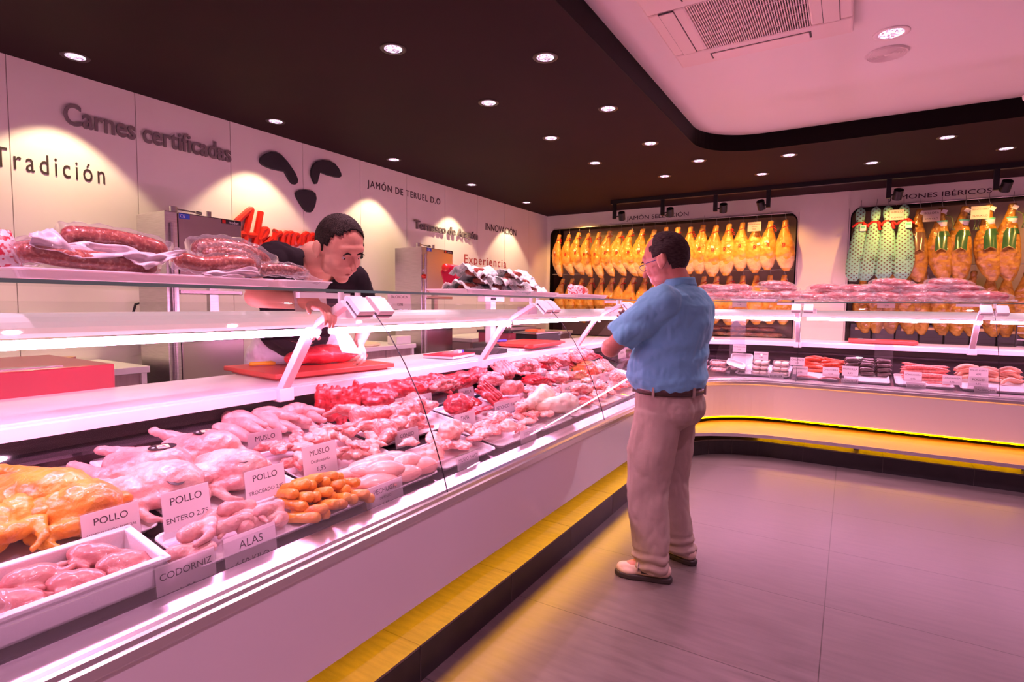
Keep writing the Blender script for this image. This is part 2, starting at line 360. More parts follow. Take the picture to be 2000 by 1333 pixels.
# ================================================================== THE COUNTER (one curved run of display cases)
RX, RY, CRAD, CCX, CCY = -1.28, 5.88, .75, -.53, 5.13
Y0, X1 = -.9, 3.0
def path(d, step=.4):
    P = []; n = int((CCY-Y0)/step)
    P += [(RX-d, Y0+(CCY-Y0)*i/n) for i in range(n)]
    P += [(CCX-(CRAD+d)*math.cos(q), CCY+(CRAD+d)*math.sin(q)) for q in [PI/2*i/18 for i in range(19)]]
    n = int((X1-CCX)/step); P += [(CCX+(X1-CCX)*i/n, RY+d) for i in range(1, n+1)]
    return P
def sweep(mb, prof, closed=True, k=0, s0=0, s1=None):
    cols = [path(d) for d, z in prof]; n = len(cols[0]); s1 = n if s1 is None else s1; m = len(prof); vs = []; fs = []
    for i in range(s0, s1): vs += [(cols[j][i][0], cols[j][i][1], prof[j][1]) for j in range(m)]
    q = s1-s0
    for i in range(q-1):
        for j in range(m if closed else m-1): fs.append((i*m+j, i*m+(j+1) % m, (i+1)*m+(j+1) % m, (i+1)*m+j))
    if closed: fs += [tuple(range(m-1, -1, -1)), tuple((q-1)*m+j for j in range(m))]
    return mb.add(vs, fs, k)
ctr = thing('display_counter', 'long white refrigerated butcher display counter curving from left side along back wall', 'display counter', (-1.7, 2, 0))
def cpart(name, mb, m, parent=None, **k):
    o = obj(name, mb, m, **k); o.parent = parent or ctr
    if parent is None: o.matrix_parent_inverse = Matrix.Translation((1.7, -2, 0))
    return o
o = cpart('front_panel', sweep(MB(), [(.006, .288), (0, .615), (.03, .615), (.036, .288)]), M['grey_panel'], smooth=False)
cpart('rail', sweep(MB(), [(-.012, .612), (-.014, .636), (-.004, .640), (-.002, .652), (.006, .656), (.012, .664), (.05, .668), (.09, .672), (.095, .66), (.04, .60), (.0, .60)]), M['alu'])
cpart('base', sweep(MB(), [(.036, .292), (.03, .60), (1.36, .60), (1.36, .292)]), M['white_metal'])
dk = cpart('deck', sweep(MB(), [(.075, .64), (.075, .655), (.97, .80), (.97, .64)]), M['darksteel'])
cpart('back_lining', sweep(MB(), [(.93, .79), (.96, .945), (1.0, .945), (1.0, .64), (.96, .64)]), M['darksteel'])
cpart('vent_ledge', sweep(MB(), [(.90, .868), (.955, .888), (.96, .872), (.905, .855)]), M['darksteel'])
cpart('service_body', sweep(MB(), [(1.0, .60), (1.0, .942), (1.36, .942), (1.36, .60)]), M['white_metal'])
cpart('worktop', sweep(MB(), [(.905, .958), (.905, .992), (.915, .995), (1.47, .995), (1.47, .958)]), M['marble'])
cpart('worktop_edge', sweep(MB(), [(.884, .943), (.884, .983), (.902, .986), (.902, .943)]), M['white_metal'])
sg = cpart('glass_shelf', sweep(MB(), [(.477, 1.420), (.477, 1.430), (.90, 1.430), (.90, 1.420)]), M['shelf_glass'])
cpart('shelf_edge', sweep(MB(), [(.4745, 1.4195), (.4745, 1.4305), (.4765, 1.4305), (.4765, 1.4195)]), M['glass_edge'])
GC = [(-1.70, 1.375), (-1.679, 1.361), (-1.571, 1.249), (-1.49, 1.141), (-1.398, .987), (-1.334, .835), (-1.296, .731), (-1.276, .662)]
GD = [(-1.28-x, z) for x, z in GC]
# front glass: one bent pane per module, a seam between
NP = len(path(0)); PTH = path(0)
def idx(x=None, y=None):
    return min(range(NP), key=lambda i: (abs(PTH[i][1]-y)+(10 if PTH[i][0] > -1.2 else 0)) if y is not None else (abs(PTH[i][0]-x)+(10 if PTH[i][1] < 5.8 else 0)))
def cpt(y=None, x=None, d=0):
    """point on the run: straight left part (by y) or straight back part (by x)"""
    return V((RX-d, y, 0)) if y is not None else V((x, RY+d, 0))
MODL = [.06, 1.62, 3.19, 4.75]; MODB = [-.41, 1.07, 2.6]
def path2(d, ya, yb=None, xb=None):
    P = []
    def L_(y): return (RX-d, y)
    def B_(x): return (x, RY+d)
    if yb is not None: n = max(2, int((yb-ya)/.3)); return [L_(ya+(yb-ya)*i/n) for i in range(n+1)]
    return P
def pane(mb, seg, prof, th=.004):
    kind, a, b_ = seg; cols = []
    for d, z in prof:
        if kind == 'L': P = [(RX-d, a+(b_-a)*i/6) for i in range(7)]
        elif kind == 'B': P = [(a+(b_-a)*i/6, RY+d) for i in range(7)]
        else:
            P = [(RX-d, a), (RX-d, (a+CCY)/2)]+[(CCX-(CRAD+d)*math.cos(q), CCY+(CRAD+d)*math.sin(q)) for q in [PI/2*i/14 for i in range(15)]]+[((CCX+b_)/2, RY+d), (b_, RY+d)]
        cols.append(P)
    n = len(cols[0]); m = len(prof); vs = [(cols[j][i][0], cols[j][i][1], prof[j][1]) for i in range(n) for j in range(m)]
    return mb.add(vs, [(i*m+j, i*m+j+1, (i+1)*m+j+1, (i+1)*m+j) for i in range(n-1) for j in range(m-1)])
segs = [('L', Y0, MODL[0]-.006), ('L', MODL[0]+.006, MODL[1]-.004), ('L', MODL[1]+.004, MODL[2]-.004), ('L', MODL[2]+.004, MODL[3]-.004), ('C', MODL[3]+.004, MODB[0]-.004), ('B', MODB[0]+.004, MODB[1]-.004), ('B', MODB[1]+.004, MODB[2])]
for sg_ in segs:
    cpart('front_glass', pane(MB(), sg_, GD), M['glass'], smooth=True)
# dark edge seams between panes
seamP = [(d-.002, z) for d, z in GD]
def frameAt(mod):
    """(origin on rail line, outward-back unit, along unit)"""
    if mod[0] == 'L': return V((RX, mod[1], 0)), V((-1, 0, 0)), V((0, 1, 0))
    return V((mod[1], RY, 0)), V((0, 1, 0)), V((1, 0, 0))
MODS = [('L', y) for y in MODL]+[('B', x) for x in MODB[:2]]
for mod in MODS:
    O, D, A = frameAt(mod)
    cpart('pane_seam', MB().tube([O+D*d+V((0, 0, z)) for d, z in seamP], .0024, 6), M['black'])
    q = lambda d, a, z: O+D*d+A*a+V((0, 0, z))
    def bar(p, q_, wd, th, mb):
        dd = (q_-p); ln = dd.length; dd.normalize(); nn = dd.cross(A); R = Matrix((A, nn, dd)).transposed()
        mb.box((p+q_)/2, (wd, th, ln), R)
    st = MB(); bar(q(.90, -.06, .965), q(.70, -.06, 1.25), .045, .035, st); bar(q(.70, -.06, 1.25), q(.47, -.06, 1.375), .045, .03, st); st.box(q(.885, -.06, .962), (.075, .055, .06) if mod[0] == 'B' else (.055, .075, .06))
    so = cpart('strut', st, M['white_metal'], bevel=.004)
    bt = MB()
    for a in (-.075, -.045): bt.cyl(q(.67, a, 1.232), q(.655, a, 1.222), .009, n=12)
    c = cpart('bolt', bt, M['steel'], parent=so)
    # hinge clamps, two white blocks gripping the pane tops
    for a in (-.055, .055):
        h = MB(); ang = V(GC[2]).xy-V(GC[0]).xy; T = (D*(GD[2][0]-GD[0][0])+V((0, 0, GD[2][1]-GD[0][1]))).normalized(); Nn = A.cross(T); 
        if Nn.z < 0: Nn = -Nn
        R = Matrix((A, T, Nn)).transposed(); c0 = q(GD[0][0], a, GD[0][1])+T*.03
        h.box(c0+Nn*.014, (.085, .085, .022), R); h.box(c0-Nn*.012, (.08, .08, .014), R); h.cyl(c0-T*.05-A*.04+Nn*.004, c0-T*.05+A*.04+Nn*.004, .014, n=14)
        hh = cpart('hinge_clamp', h, M['white_metal'], bevel=.003)
        cpart('gasket', MB().box(c0+Nn*-.001, (.084, .084, .006), R), M['black'], parent=hh)
    br = MB(); bar(q(.50, -.005, 1.405), q(.50, -.30, 1.405), .02, .02, br); br = MB().box(q(.53, -.12, 1.405), (.025, .25, .022) if mod[0] == 'L' else (.25, .025, .022)); br.cyl(q(.49, .02, 1.38), q(.49, .02, 1.421), .012); br.cyl(q(.49, -.07, 1.38), q(.49, -.07, 1.421), .012)
    cpart('shelf_bracket', br, M['white_metal'])
    bb = MB().box(q(.60, .075, 1.335), (.09, .12, .05) if mod[0] == 'B' else (.09, .12, .05)); cpart('lamp_bracket', bb, M['white_metal'], bevel=.003)
# lamp housings and tubes: one tube per module
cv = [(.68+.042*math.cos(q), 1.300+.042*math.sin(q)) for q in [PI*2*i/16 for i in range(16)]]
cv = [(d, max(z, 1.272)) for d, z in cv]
cpart('lamp_cover', sweep(MB(), cv), M['cover_glow'], smooth=False)
tsegs = [('L', Y0, MODL[0]-.03), ('L', MODL[0]+.03, MODL[1]-.03), ('L', MODL[1]+.03, MODL[2]-.03), ('L', MODL[2]+.03, MODL[3]-.03), ('C', MODL[3]+.03, MODB[0]-.03), ('B', MODB[0]+.03, MODB[1]-.03), ('B', MODB[1]+.03, MODB[2])]
tp = [(.675+.014*math.cos(q), 1.252+.014*math.sin(q)) for q in [PI*2*i/10 for i in range(11)]]
for sg_ in tsegs: cpart('lamp_tube', pane(MB(), sg_, tp), M['tube'], smooth=True)
ic = idx(y=4.6)
cpart('amber_strip', sweep(MB(), [(.04, .284), (.04, .289), (.08, .289), (.08, .284)], s1=ic), M['amber'])
cpart('amber_strip', sweep(MB(), [(.004, .287), (.014, .274), (.018, .276), (.010, .289)], s0=ic), M['amber2'])
# inner clear guard standing behind the rail
cpart('guard_strip', sweep(MB(), [(.085, .668), (.080, .748), (.083, .748), (.088, .668)]), M['acrylic'])
# plinth
pc = [(-1.275, Y0)]+[(-1.275+.72-.72*math.cos(q), 4.74+.72*math.sin(q)) for q in [PI/2*i/16 for i in range(17)]]+[(X1, 5.46)]
def off(P, o):
    out = []
    for i, p in enumerate(P):
        a = V(P[max(i-1, 0)]); b_ = V(P[min(i+1, len(P)-1)]); T = (b_-a).normalized(); out.append((p[0]-T.y*o, p[1]+T.x*o))
    return out
pin = [(-2.6, Y0), (-2.6, 7.1), (X1, 7.1)]
plinth = obj('plinth', MB().prism(pc+[(X1, 7.1), (-2.6, 7.1), (-2.6, Y0)], f3, 0, .128), M['tile_black']); plinth['kind'] = 'structure'; plinth.name = 'trim_6'
mb = MB().prism(off(pc, .001)+[(X1, 7.1), (-2.6, 7.1), (-2.6, Y0)], f3, .1285, .138); o = obj('trim_7', mb, M['plinth_top']); o['kind'] = 'structure'
# thin pale grout lines of the plinth tiles
mb = MB(); y = -.44
while y < 4.7: mb.bx(-1.60, -1.2735, y-.0015, y+.0015, .1, .1388); mb.bx(-1.2755, -1.2735, y-.0015, y+.0015, 0, .138); y += .635
for i in range(5): 
    q = PI/2*(i+.5)/5; R = Matrix.Rotation(-q, 3, 'Z'); c = V((-1.275+.72-.719*math.cos(q), 4.74+.719*math.sin(q), .069)); mb.box(c, (.003, .003, .138), R)
for i in range(5): x = -.3+.59*i; mb.bx(x-.0015, x+.0015, 5.4585, 5.462, 0, .138); mb.bx(x-.0015, x+.0015, 5.462, 5.9, .1384, .1392)
M['grout'] = mat('grout', (.10, .085, .075), .7); o = obj('trim_8', mb, M['grout']); o['kind'] = 'structure'
# bench in front of the back counter
bf = [(-1.31, 4.75), (-1.26, 4.93), (-1.172, 5.045), (-1.03, 5.16), (-.82, 5.27), (-.54, 5.345), (-.04, 5.367), (X1, 5.39)]
bb = [(X1, 6.03), (-.53, 6.03), (-.9, 5.93), (-1.15, 5.72), (-1.30, 5.40), (-1.36, 5.0)]
bn = thing('bench', 'low curved wooden bench with steel edge running along the back counter', 'bench', (0, 5.6, .138))
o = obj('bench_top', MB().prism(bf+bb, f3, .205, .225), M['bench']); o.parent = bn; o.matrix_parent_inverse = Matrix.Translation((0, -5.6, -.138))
fo = off(bf, -.004); o = obj('metal_edge', MB().add([(x, y, z) for z in (.198, .2265) for x, y in fo], [(i, i+1, len(fo)+i+1, len(fo)+i) for i in range(len(fo)-1)]), M['alu'], solid=.004); o.parent = bn; o.matrix_parent_inverse = Matrix.Translation((0, -5.6, -.138))
o = obj('led_strip', MB().bx(-.7, X1, 5.66, 5.68, .199, .204), M['amber']); o.parent = bn; o.matrix_parent_inverse = Matrix.Translation((0, -5.6, -.138))
lg = MB()
for x in (-.9, .1, 1.2, 2.4): lg.bx(x-.02, x+.02, 5.6, 5.64, .138, .205)
o = obj('support', lg, M['steel']); o.parent = bn; o.matrix_parent_inverse = Matrix.Translation((0, -5.6, -.138))
# ================================================================== CEILING LIGHTS
def downlight_mesh():
    fr = MB().lathe([(.052, -.001), (.07, -.003), (.073, 0), (.073, .004), (.05, .004)], 28, close=True)
    re = MB().lathe([(.050, -.0015), (.046, .006), (.030, .028), (.012, .036), (0, .037)], 20)
    return fr.mesh('frame', True), re.mesh('reflector', True)
fm, rm = downlight_mesh()
def lampmat(name, c, s):
    m, t, b = nt(name); b.inputs['Base Color'].default_value = (.8, .75, .8, 1); b.inputs['Metallic'].default_value = 1; b.inputs['Roughness'].default_value = .1
    tc = t.nodes.new('ShaderNodeTexCoord'); vo = t.nodes.new('ShaderNodeTexVoronoi'); vo.inputs['Scale'].default_value = 130; t.links.new(tc.outputs['Object'], vo.inputs['Vector'])
    rp = t.nodes.new('ShaderNodeValToRGB'); rp.color_ramp.elements[0].color = (.12, .08, .12, 1); rp.color_ramp.elements[1].color = (1, 1, 1, 1); rp.color_ramp.elements[0].position = .25; rp.color_ramp.elements[1].position = .75
    t.links.new(vo.outputs['Color'], rp.inputs[0]); mu = t.nodes.new('ShaderNodeMix'); mu.data_type = 'RGBA'; mu.blend_type = 'MULTIPLY'; mu.inputs[0].default_value = 1; mu.inputs[7].default_value = rgba(c); t.links.new(rp.outputs[0], mu.inputs[6])
    t.links.new(mu.outputs[2], b.inputs['Emission Color']); b.inputs['Emission Strength'].default_value = s; return m
M['refl'] = lampmat('faceted_lamp_reflector', (1, .72, .95), 2.2)
M['frame_black'] = mat('black_lamp_ring', (.03, .015, .012), .35)
M['frame_white'] = mat('white_lamp_ring', (.8, .7, .7), .4)
rows = {'above the left wall panels': [(-3.93, 1.488-1.32*0+1.32*i) for i in range(-1, 5)], 'over the service aisle': [(-2.245, 2.358+.955*i) for i in range(4)],
        'beside raised ceiling edge': [(-1.56, 2.882), (-1.558, 3.844), (-1.56, 4.838)], 'by the back counter edge': [(-1.328, 5.643), (-.551, 5.846), (.627, 5.877)], 'nearest the ham niches': [(-1.803, 6.122), (-.871, 6.532), (.121, 6.547), (1.119, 6.537)]}
nth = ['nearest', 'second', 'third', 'fourth', 'fifth', 'farthest']
PK = (1, .50, .66)
for rn, pts in rows.items():
    for i, (x, y) in enumerate(pts):
        wd = 'leftmost' if i == 0 else 'rightmost' if i == len(pts)-1 else ['', 'second', 'third', 'fourth', 'fifth'][i]
        if y < .5: continue
        t_ = thing('ceiling_downlight', 'recessed ceiling downlight, %s of the row %s' % (wd if rn[0] != 'a' or y > 99 else ('nearest' if i == (1 if 'left' in rn else 0) else 'farthest' if i == len(pts)-1 else nth[i]), rn), 'ceiling light', (x, y, 2.798), group='recessed ceiling downlights')
        obj('lamp_ring', fm, M['frame_black'], t_); obj('reflector', rm, M['refl'], t_)
fm.materials.clear(); fm.materials.append(M['frame_black']); rm.materials.clear(); rm.materials.append(M['refl'])
for i in range(-1, 6): spot('wall_wash', (-3.93, 1.488+1.32*i, 2.79), (-3.93, 1.488+1.32*i, 0), WASH, (1, .72, .42), 88, .25, .03)
for x, y in rows['over the service aisle']: spot('down', (x, y, 2.79), (x, y, 0), DOWN, PK, 100, .6)
for x, y in rows['beside raised ceiling edge']+[(-1.56, 1.9), (-1.56, .9)]: spot('down', (x, y, 2.79), (x, y, 0), DOWN, PK, 100, .6)
for x, y in rows['by the back counter edge']+rows['nearest the ham niches']: spot('down', (x, y, 2.79), (x, y, 0), DOWN, PK, 100, .6)
# white ceiling: cassette unit, downlight, round speaker
t_ = thing('ceiling_downlight', 'white ringed downlight in the raised white ceiling beside round speaker', 'ceiling light', (.133, 3.90, 2.943))
f2_ = fm.copy(); obj('lamp_ring', f2_, M['frame_white'], t_); obj('reflector', rm, None, t_); t_.scale = (1.25, 1.25, 1)
spot('down', (.133, 3.9, 2.93), (.133, 3.9, 0), DOWN*1.5, (1, .7, .95), 100, .6)
t_ = thing('ceiling_speaker', 'round slotted speaker grille in raised white ceiling', 'speaker', (.125, 4.19, 2.944))
prof = [(0, -.010)]
for i in range(12): r = .012+i*.0078; prof += [(r, -.010), (r+.0012, -.006), (r+.0045, -.006), (r+.0057, -.010)]
prof += [(.110, -.010), (.116, 0)]
obj('grille', MB().lathe(prof, 40), M['frame_white'], t_, smooth=False)
t_ = thing('air_conditioner', 'square white ceiling cassette air conditioner with central intake grille', 'air conditioner', (-.52, 3.22, 2.935))
t_.rotation_euler = (0, 0, 0)
AW = .47
M['ac'] = mat('warm_white_plastic', (.80, .68, .66), .45)
mb = MB()
fr_ = [(-AW, AW), (-.235, .235)]
mb.bx(-AW, AW, .27, AW, -.03, .01); mb.bx(-AW, AW, -AW, -.27, -.03, .01); mb.bx(-AW, -.27, -.27, .27, -.03, .01); mb.bx(.27, AW, -.27, .27, -.03, .01)
obj('casing', mb, M['ac'], t_, bevel=.012)
mb = MB()
for i in range(46): x = -.265+i*.0118; mb.bx(x, x+.005, -.27, .27, -.028, -.012)
for i in range(7): y = -.27+i*.09; mb.bx(-.27, .27, y-.002, y+.002, -.029, -.010)
obj('grille', mb, M['ac'], t_); obj('backing', MB().bx(-.27, .27, -.27, .27, -.008, .0), M['greyink'], t_)
for s_, nm in ((1, 'a'), (-1, 'b')):
    obj('vane', MB().box((0, s_*.37, -.033), (.52, .075, .006)), M['ac'], t_, bevel=.002); obj('vane', MB().box((s_*.37, 0, -.033), (.075, .52, .006)), M['ac'], t_, bevel=.002)
    for o_ in (-.04, .04): pass
mb = MB()
for s_ in (1, -1): mb.bx(-.27, .27, s_*.37-.041, s_*.37+.041, -.0305, -.0302); mb.bx(s_*.37-.041, s_*.37+.041, -.27, .27, -.0305, -.0302)
obj('vane_gap', mb, M['ink'], t_)
for x, y in ((.133, 1.0), (1.9, 3.9), (1.9, 1.0), (.133, -1.2), (-1.56, -.1)): spot('down', (x, y, 2.78), (x, y, 0), DOWN*1.3, (1, .46, .78), 110, .6)  # unseen spots without fittings, added to brighten the aisle and price cards
# small wall mounted disc at the right edge of the black band
t_ = thing('smoke_detector', 'pale round detector at the far right of the black ceiling edge', 'detector', (.985, 5.0, 2.80))
obj('housing', MB().lathe([(0, -.05), (.04, -.045), (.062, -.02), (.065, 0), (0, 0)], 24), M['frame_white'], t_, smooth=True)
# ================================================================== TRACK LIGHTS over the hams
tr = thing('lighting_track', 'black ceiling lighting track carrying spotlights before the ham niches', 'lighting track', (-.8, 7.22, 2.8))
obj('track_beam', MB().bx(-2.05, 3.3, -.03, .03, -.05, 0), M['black'], tr)
HAMC = (1, .47, .12)
sp_at = [(-2.80, 1), (-2.14, 1), (-1.48, 1), (-.88, -1), (.30, 1), (1.18, 1)]
nm_ = ['leftmost of the row', 'second from left', 'third from left', 'above right corner of left niche', 'above left end of right niche', 'rightmost, near the frame edge']
for i, (x, s_) in enumerate(sp_at):
    t_ = thing('track_spotlight', 'black cylindrical spotlight on square arm, ' + nm_[i], 'spotlight', (x, 7.22, 2.75), group='black track spotlights over the hams')
    obj('arm', MB().bx(-.022, .022, -.022, .022, -.20, 0), M['black'], t_)
    hd = V((s_*.085, .05, -.155)); ax = V((-s_*.12, .55, -.75)).normalized()
    obj('lamp_head', MB().tube([hd-ax*.055, hd-ax*.05, hd+ax*.055, hd+ax*.055], [.02, .045, .045, .04], 20), M['black'], t_, smooth=False)
    obj('pivot', MB().cyl((0, 0, -.17), hd, .008, n=10), M['black'], t_)
    P = V((x, 7.22, 2.75))+hd+ax*.062
    spot('ham_spot', P, P+V((-s_*.12*.3, .62, -.8)), HAM, HAMC, 105, .5, .03)
for x in (-3.7, 2.0): spot('ham_spot', (x, 7.25, 2.6), (x+.1, 7.87, 1.9), HAM, HAMC, 105, .5, .03)
# ================================================================== LETTERING on the walls
def sign3d(name, label, body, fr, u0, u1, v0, v1, m, depth=.004, w=.001, **k):
    mb = MB(); addtext(mb, body, fr, u0, u1, v0, v1, w=w, depth=depth, keep=False, **k); return tag(obj(name, mb, m), label, 'wall lettering')
M['greylet'] = mat('grey_raised_letters', (.20, .165, .17), .4)
M['brownlet'] = mat('dark_letters', (.035, .018, .018), .5)
M['redlet'] = mat('thin_red_letters', (.40, .05, .05), .5)
sign3d('wall_lettering', 'large grey raised words Carnes certificadas high on left wall', 'Carnes certificadas', wallL, 1.53, 2.62, 2.475, 2.61, M['greylet'], .012, .008, bold=.014)
sign3d('wall_lettering', 'black serif style word Tradición at left end of wall', 'Tradición', wallL, 1.19, 1.745, 2.145, 2.262, M['brownlet'], .003, spacing=1.35)
sign3d('wall_lettering', 'thin capitals JAMÓN DE TERUEL D.O beside the black face emblem', 'JAMÓN DE TERUEL D.O', wallL, 4.08, 5.25, 2.535, 2.645, M['brownlet'], .003, spacing=1.2)
sign3d('wall_lettering', 'grey raised words Ternasco de Aragón above the far saw', 'Ternasco de Aragón', wallL, 4.77, 6.0, 2.185, 2.315, M['greylet'], .02, .012, bold=.015)
sign3d('wall_lettering', 'small black capitals INNOVACIÓN near the far corner', 'INNOVACIÓN', wallL, 6.22, 7.02, 2.375, 2.495, M['brownlet'], .003)
sign3d('wall_lettering', 'thin red letters Experiencia partly behind wrapped meat', 'Experiencia', wallL, 5.74, 6.75, 1.86, 2.01, M['redlet'], .003, spacing=1.2)
sign3d('wall_lettering', 'thin black capitals JAMÓN SELECCIÓN above left ham niche', 'JAMÓN SELECCIÓN', wallB, -2.91, -2.0, 2.625, 2.715, M['brownlet'], .003)
sign3d('wall_lettering', 'thin black capitals JAMONES IBÉRICOS above right ham niche', 'JAMONES IBÉRICOS', wallB, .335, 1.275, 2.635, 2.72, M['brownlet'], .003)
# black face emblem: two ears and a nose, traced on the wall plane
def wl(px): return [(p.y, p.z) for p in (onx(x, y, -4.22) for x, y in px)]
em = thing('wall_emblem', 'black abstract animal face emblem of three raised shapes on left wall', 'wall emblem', (-4.25, 3.35, 2.42))
sc = lambda L: [(400+a/4, 250+b_/4) for a, b_ in L]
ear1 = sc([(436, 262), (440, 232), (470, 205), (520, 186), (560, 188), (600, 208), (650, 262), (690, 320), (715, 360), (732, 405), (728, 430), (712, 442), (692, 438), (672, 418), (650, 380), (630, 342), (590, 335), (530, 322), (480, 302), (450, 285)])
ear2 = sc([(865, 438), (850, 410), (838, 370), (838, 330), (850, 290), (880, 262), (925, 250), (975, 255), (1020, 278), (1050, 315), (1068, 355), (1070, 378), (1055, 388), (1020, 384), (960, 368), (905, 345), (895, 385), (885, 425), (876, 438)])
nose = sc([(722, 500), (745, 486), (790, 482), (840, 492), (868, 510), (876, 550), (868, 600), (850, 645), (830, 662), (805, 658), (780, 635), (750, 590), (722, 540), (716, 515)])
for nm, L_ in (('ear_shape', ear1), ('ear_shape', ear2), ('nose_shape', nose)):
    P = [(u-3.35, v-2.42) for u, v in wl(L_)]
    P = [p for p in P]
    obj(nm, MB().prism(P, lambda u, v, w: (w, u, v), .002, .03), M['ink'], em, bevel=.004)
# red script sign, drawn as brush strokes
def script(strokes, r, base=.03):
    mb = MB()
    for s_ in strokes:
        P = []
        for x, y in s_: p = onx(450+x/4.9925, 400+y/4.9925, -4.22); P.append(p)
        Q = []
        for i in range(len(P)-1):
            for k in range(4):
                t = k/4; p0 = P[max(i-1, 0)]; p1 = P[i]; p2 = P[i+1]; p3 = P[min(i+2, len(P)-1)]
                Q.append(.5*((2*p1)+(p2-p0)*t+(2*p0-5*p1+4*p2-p3)*t*t+(3*p1-p0-3*p2+p3)*t*t*t))
        Q.append(P[-1]); mb.tube(Q, r, 8, up=(1, 0, 0), flat=1.1)
    return mb
S = [[(60, 165), (110, 120), (160, 75), (195, 50), (200, 60), (175, 170), (150, 280), (135, 380), (120, 470)], [(295, 70), (280, 150), (262, 240), (245, 320), (235, 400), (225, 470)], [(70, 285), (130, 290), (200, 300), (250, 300)],
     [(262, 340), (300, 330), (335, 300), (355, 255), (340, 238), (310, 260), (285, 320), (285, 380), (310, 400), (350, 370), (400, 330)],
     [(425, 265), (440, 270), (430, 330), (410, 400)], [(430, 310), (470, 285), (495, 280)], [(510, 290), (500, 400)], [(512, 305), (545, 280), (560, 300), (550, 400)], [(560, 305), (590, 280), (605, 300), (600, 400)],
     [(660, 300), (630, 300), (620, 350), (640, 390), (670, 350), (672, 300), (670, 390)], [(705, 300), (700, 400)], [(706, 310), (740, 285), (752, 310), (745, 400)], [(800, 300), (775, 310), (772, 350), (795, 370), (820, 340), (810, 300), (800, 298)]]
tag(obj('script_sign', script(S, .026), M['red']), 'red raised handwriting script sign behind the butcher on left wall', 'wall sign')
S = [[(1175, 500), (1200, 440), (1215, 390), (1205, 420), (1200, 500), (1230, 490)], [(1230, 500), (1250, 400), (1255, 365), (1245, 420), (1240, 500), (1262, 490)], [(1262, 500), (1278, 440), (1282, 385), (1272, 430), (1270, 505)], [(1165, 505), (1280, 508)]]
tag(obj('script_sign', script(S, .022), M['ink']), 'black raised script letters beside the butcher face on left wall', 'wall sign')
# ================================================================== PEOPLE
M['skin'] = mat('warm_skin', (.62, .27, .19), .42, c2=(.54, .20, .15), scale=9, bump=.12, bscale=300, sss=.08)
M['skin2'] = mat('warm_skin_pale', (.80, .42, .30), .42, c2=(.72, .34, .25), scale=9, bump=.1, bscale=300, sss=.08)
M['hair'] = mat('dark_grey_hair', (.030, .017, .015), .65, spec=.2, c2=(.075, .05, .045), scale=60, bump=.8, bscale=220, stretch=(1, 1, 4))
M['hair2'] = mat('short_black_hair', (.016, .010, .008), .6, spec=.2, c2=(.045, .03, .026), scale=80, bump=1, bscale=260)
M['shirt'] = mat('light_blue_knit', (.15, .44, .62), .85, spec=.15, c2=(.16, .43, .63), scale=300, bump=.12, bscale=500, sheen=.2)
M['trouser'] = mat('beige_cotton', (.34, .27, .22), .9, spec=.15, c2=(.36, .28, .23), scale=30, bump=.1, bscale=300)
M['belt'] = mat('brown_leather', (.045, .018, .014), .35, coat=.2)
M['shoe'] = mat('cream_leather', (.62, .47, .36), .5, c2=(.56, .42, .32), scale=20)
M['sole'] = mat('dark_rubber_sole', (.03, .022, .02), .6)
M['tshirt'] = mat('black_cotton', (.016, .011, .015), .9, spec=.15, bump=.1, bscale=300)
M['apron'] = mat('white_cotton_apron', (.74, .71, .76), .75, bump=.1, bscale=200)
M['eyew'] = mat('eye_white', (.75, .7, .68), .15); M['iris'] = mat('dark_iris', (.03, .015, .01), .1); M['lip'] = mat('lips', (.50, .15, .12), .4)
M['bluefr'] = mat('blue_spectacle_frame', (.03, .06, .25), .25, coat=.4)
def head(mb, c, R, s=1.0, neck=None, wide=1.0):
    """c skull centre, R head frame (x forward, y left, z up)"""
    P = lambda x, y, z: V(c)+R@V((x*s, y*s*wide, z*s))
    E = lambda x, y, z, a, b_, d: mb.ell(P(x, y, z), (a*s, b_*s*wide, d*s), R, 20, 14)
    E(-.012, 0, .022, .098, .078, .098); E(.018, 0, -.02, .074, .068, .085); E(.03, 0, -.055, .058, .056, .055)
    E(.058, 0, -.098, .024, .027, .020); E(.066, 0, .035, .026, .052, .024)                      # chin, brow
    for q in (1, -1):
        E(.058, q*.034, -.030, .024, .024, .024); E(.014, q*.043, -.070, .040, .018, .030); E(.070, q*.024, .020, .014, .020, .008)
        E(-.014, q*.082, -.014, .019, .009, .030); E(-.008, q*.083, -.036, .011, .008, .013); E(-.028, q*.084, -.008, .010, .010, .026); E(.083, q*.012, -.030, .010, .008, .007)
    mb.cap(P(.078, 0, .012), P(.110, 0, -.028), .0075*s, .0115*s, 12)                              # nose
    mb.cap(P(.080, -.016, -.062), P(.080, .016, -.062), .0075*s, n=10); mb.cap(P(.078, -.014, -.072), P(.078, .014, -.072), .008*s, n=10)
    if neck: mb.cap(P(-.02, 0, -.05), neck, .052*s, .060*s, 20)
def eyes(par, c, R, s=1.0, wide=1.0):
    for q in (1, -1):
        p = V(c)+R@V((.0725*s, q*.029*s*wide, .002*s)); e = obj('eye', MB().ell(p, (.0095*s, .0105*s, .0065*s), R, 14, 10), M['eyew'], par, smooth=True)
        obj('iris', MB().ell(p+R@V((.0060*s, 0, -.0015)), (.004*s, .0052*s, .005*s), R, 12, 8), M['iris'], e, smooth=True)
        b_ = MB(); b_.tube([V(c)+R@V((.088*s, q*y*s*wide, z*s)) for y, z in ((.013, .022), (.028, .028), (.045, .020))], [.003, .0045, .002], 8); obj('eyebrow', b_, M['hair2'], par, smooth=True)
    b_ = MB(); b_.tube([V(c)+R@V((x*s, y*s, -.067*s)) for x, y in ((.079, -.022), (.0885, 0), (.079, .022))], [.0025, .0045, .0025], 8); obj('mouth', b_, M['lip'], par, smooth=True)
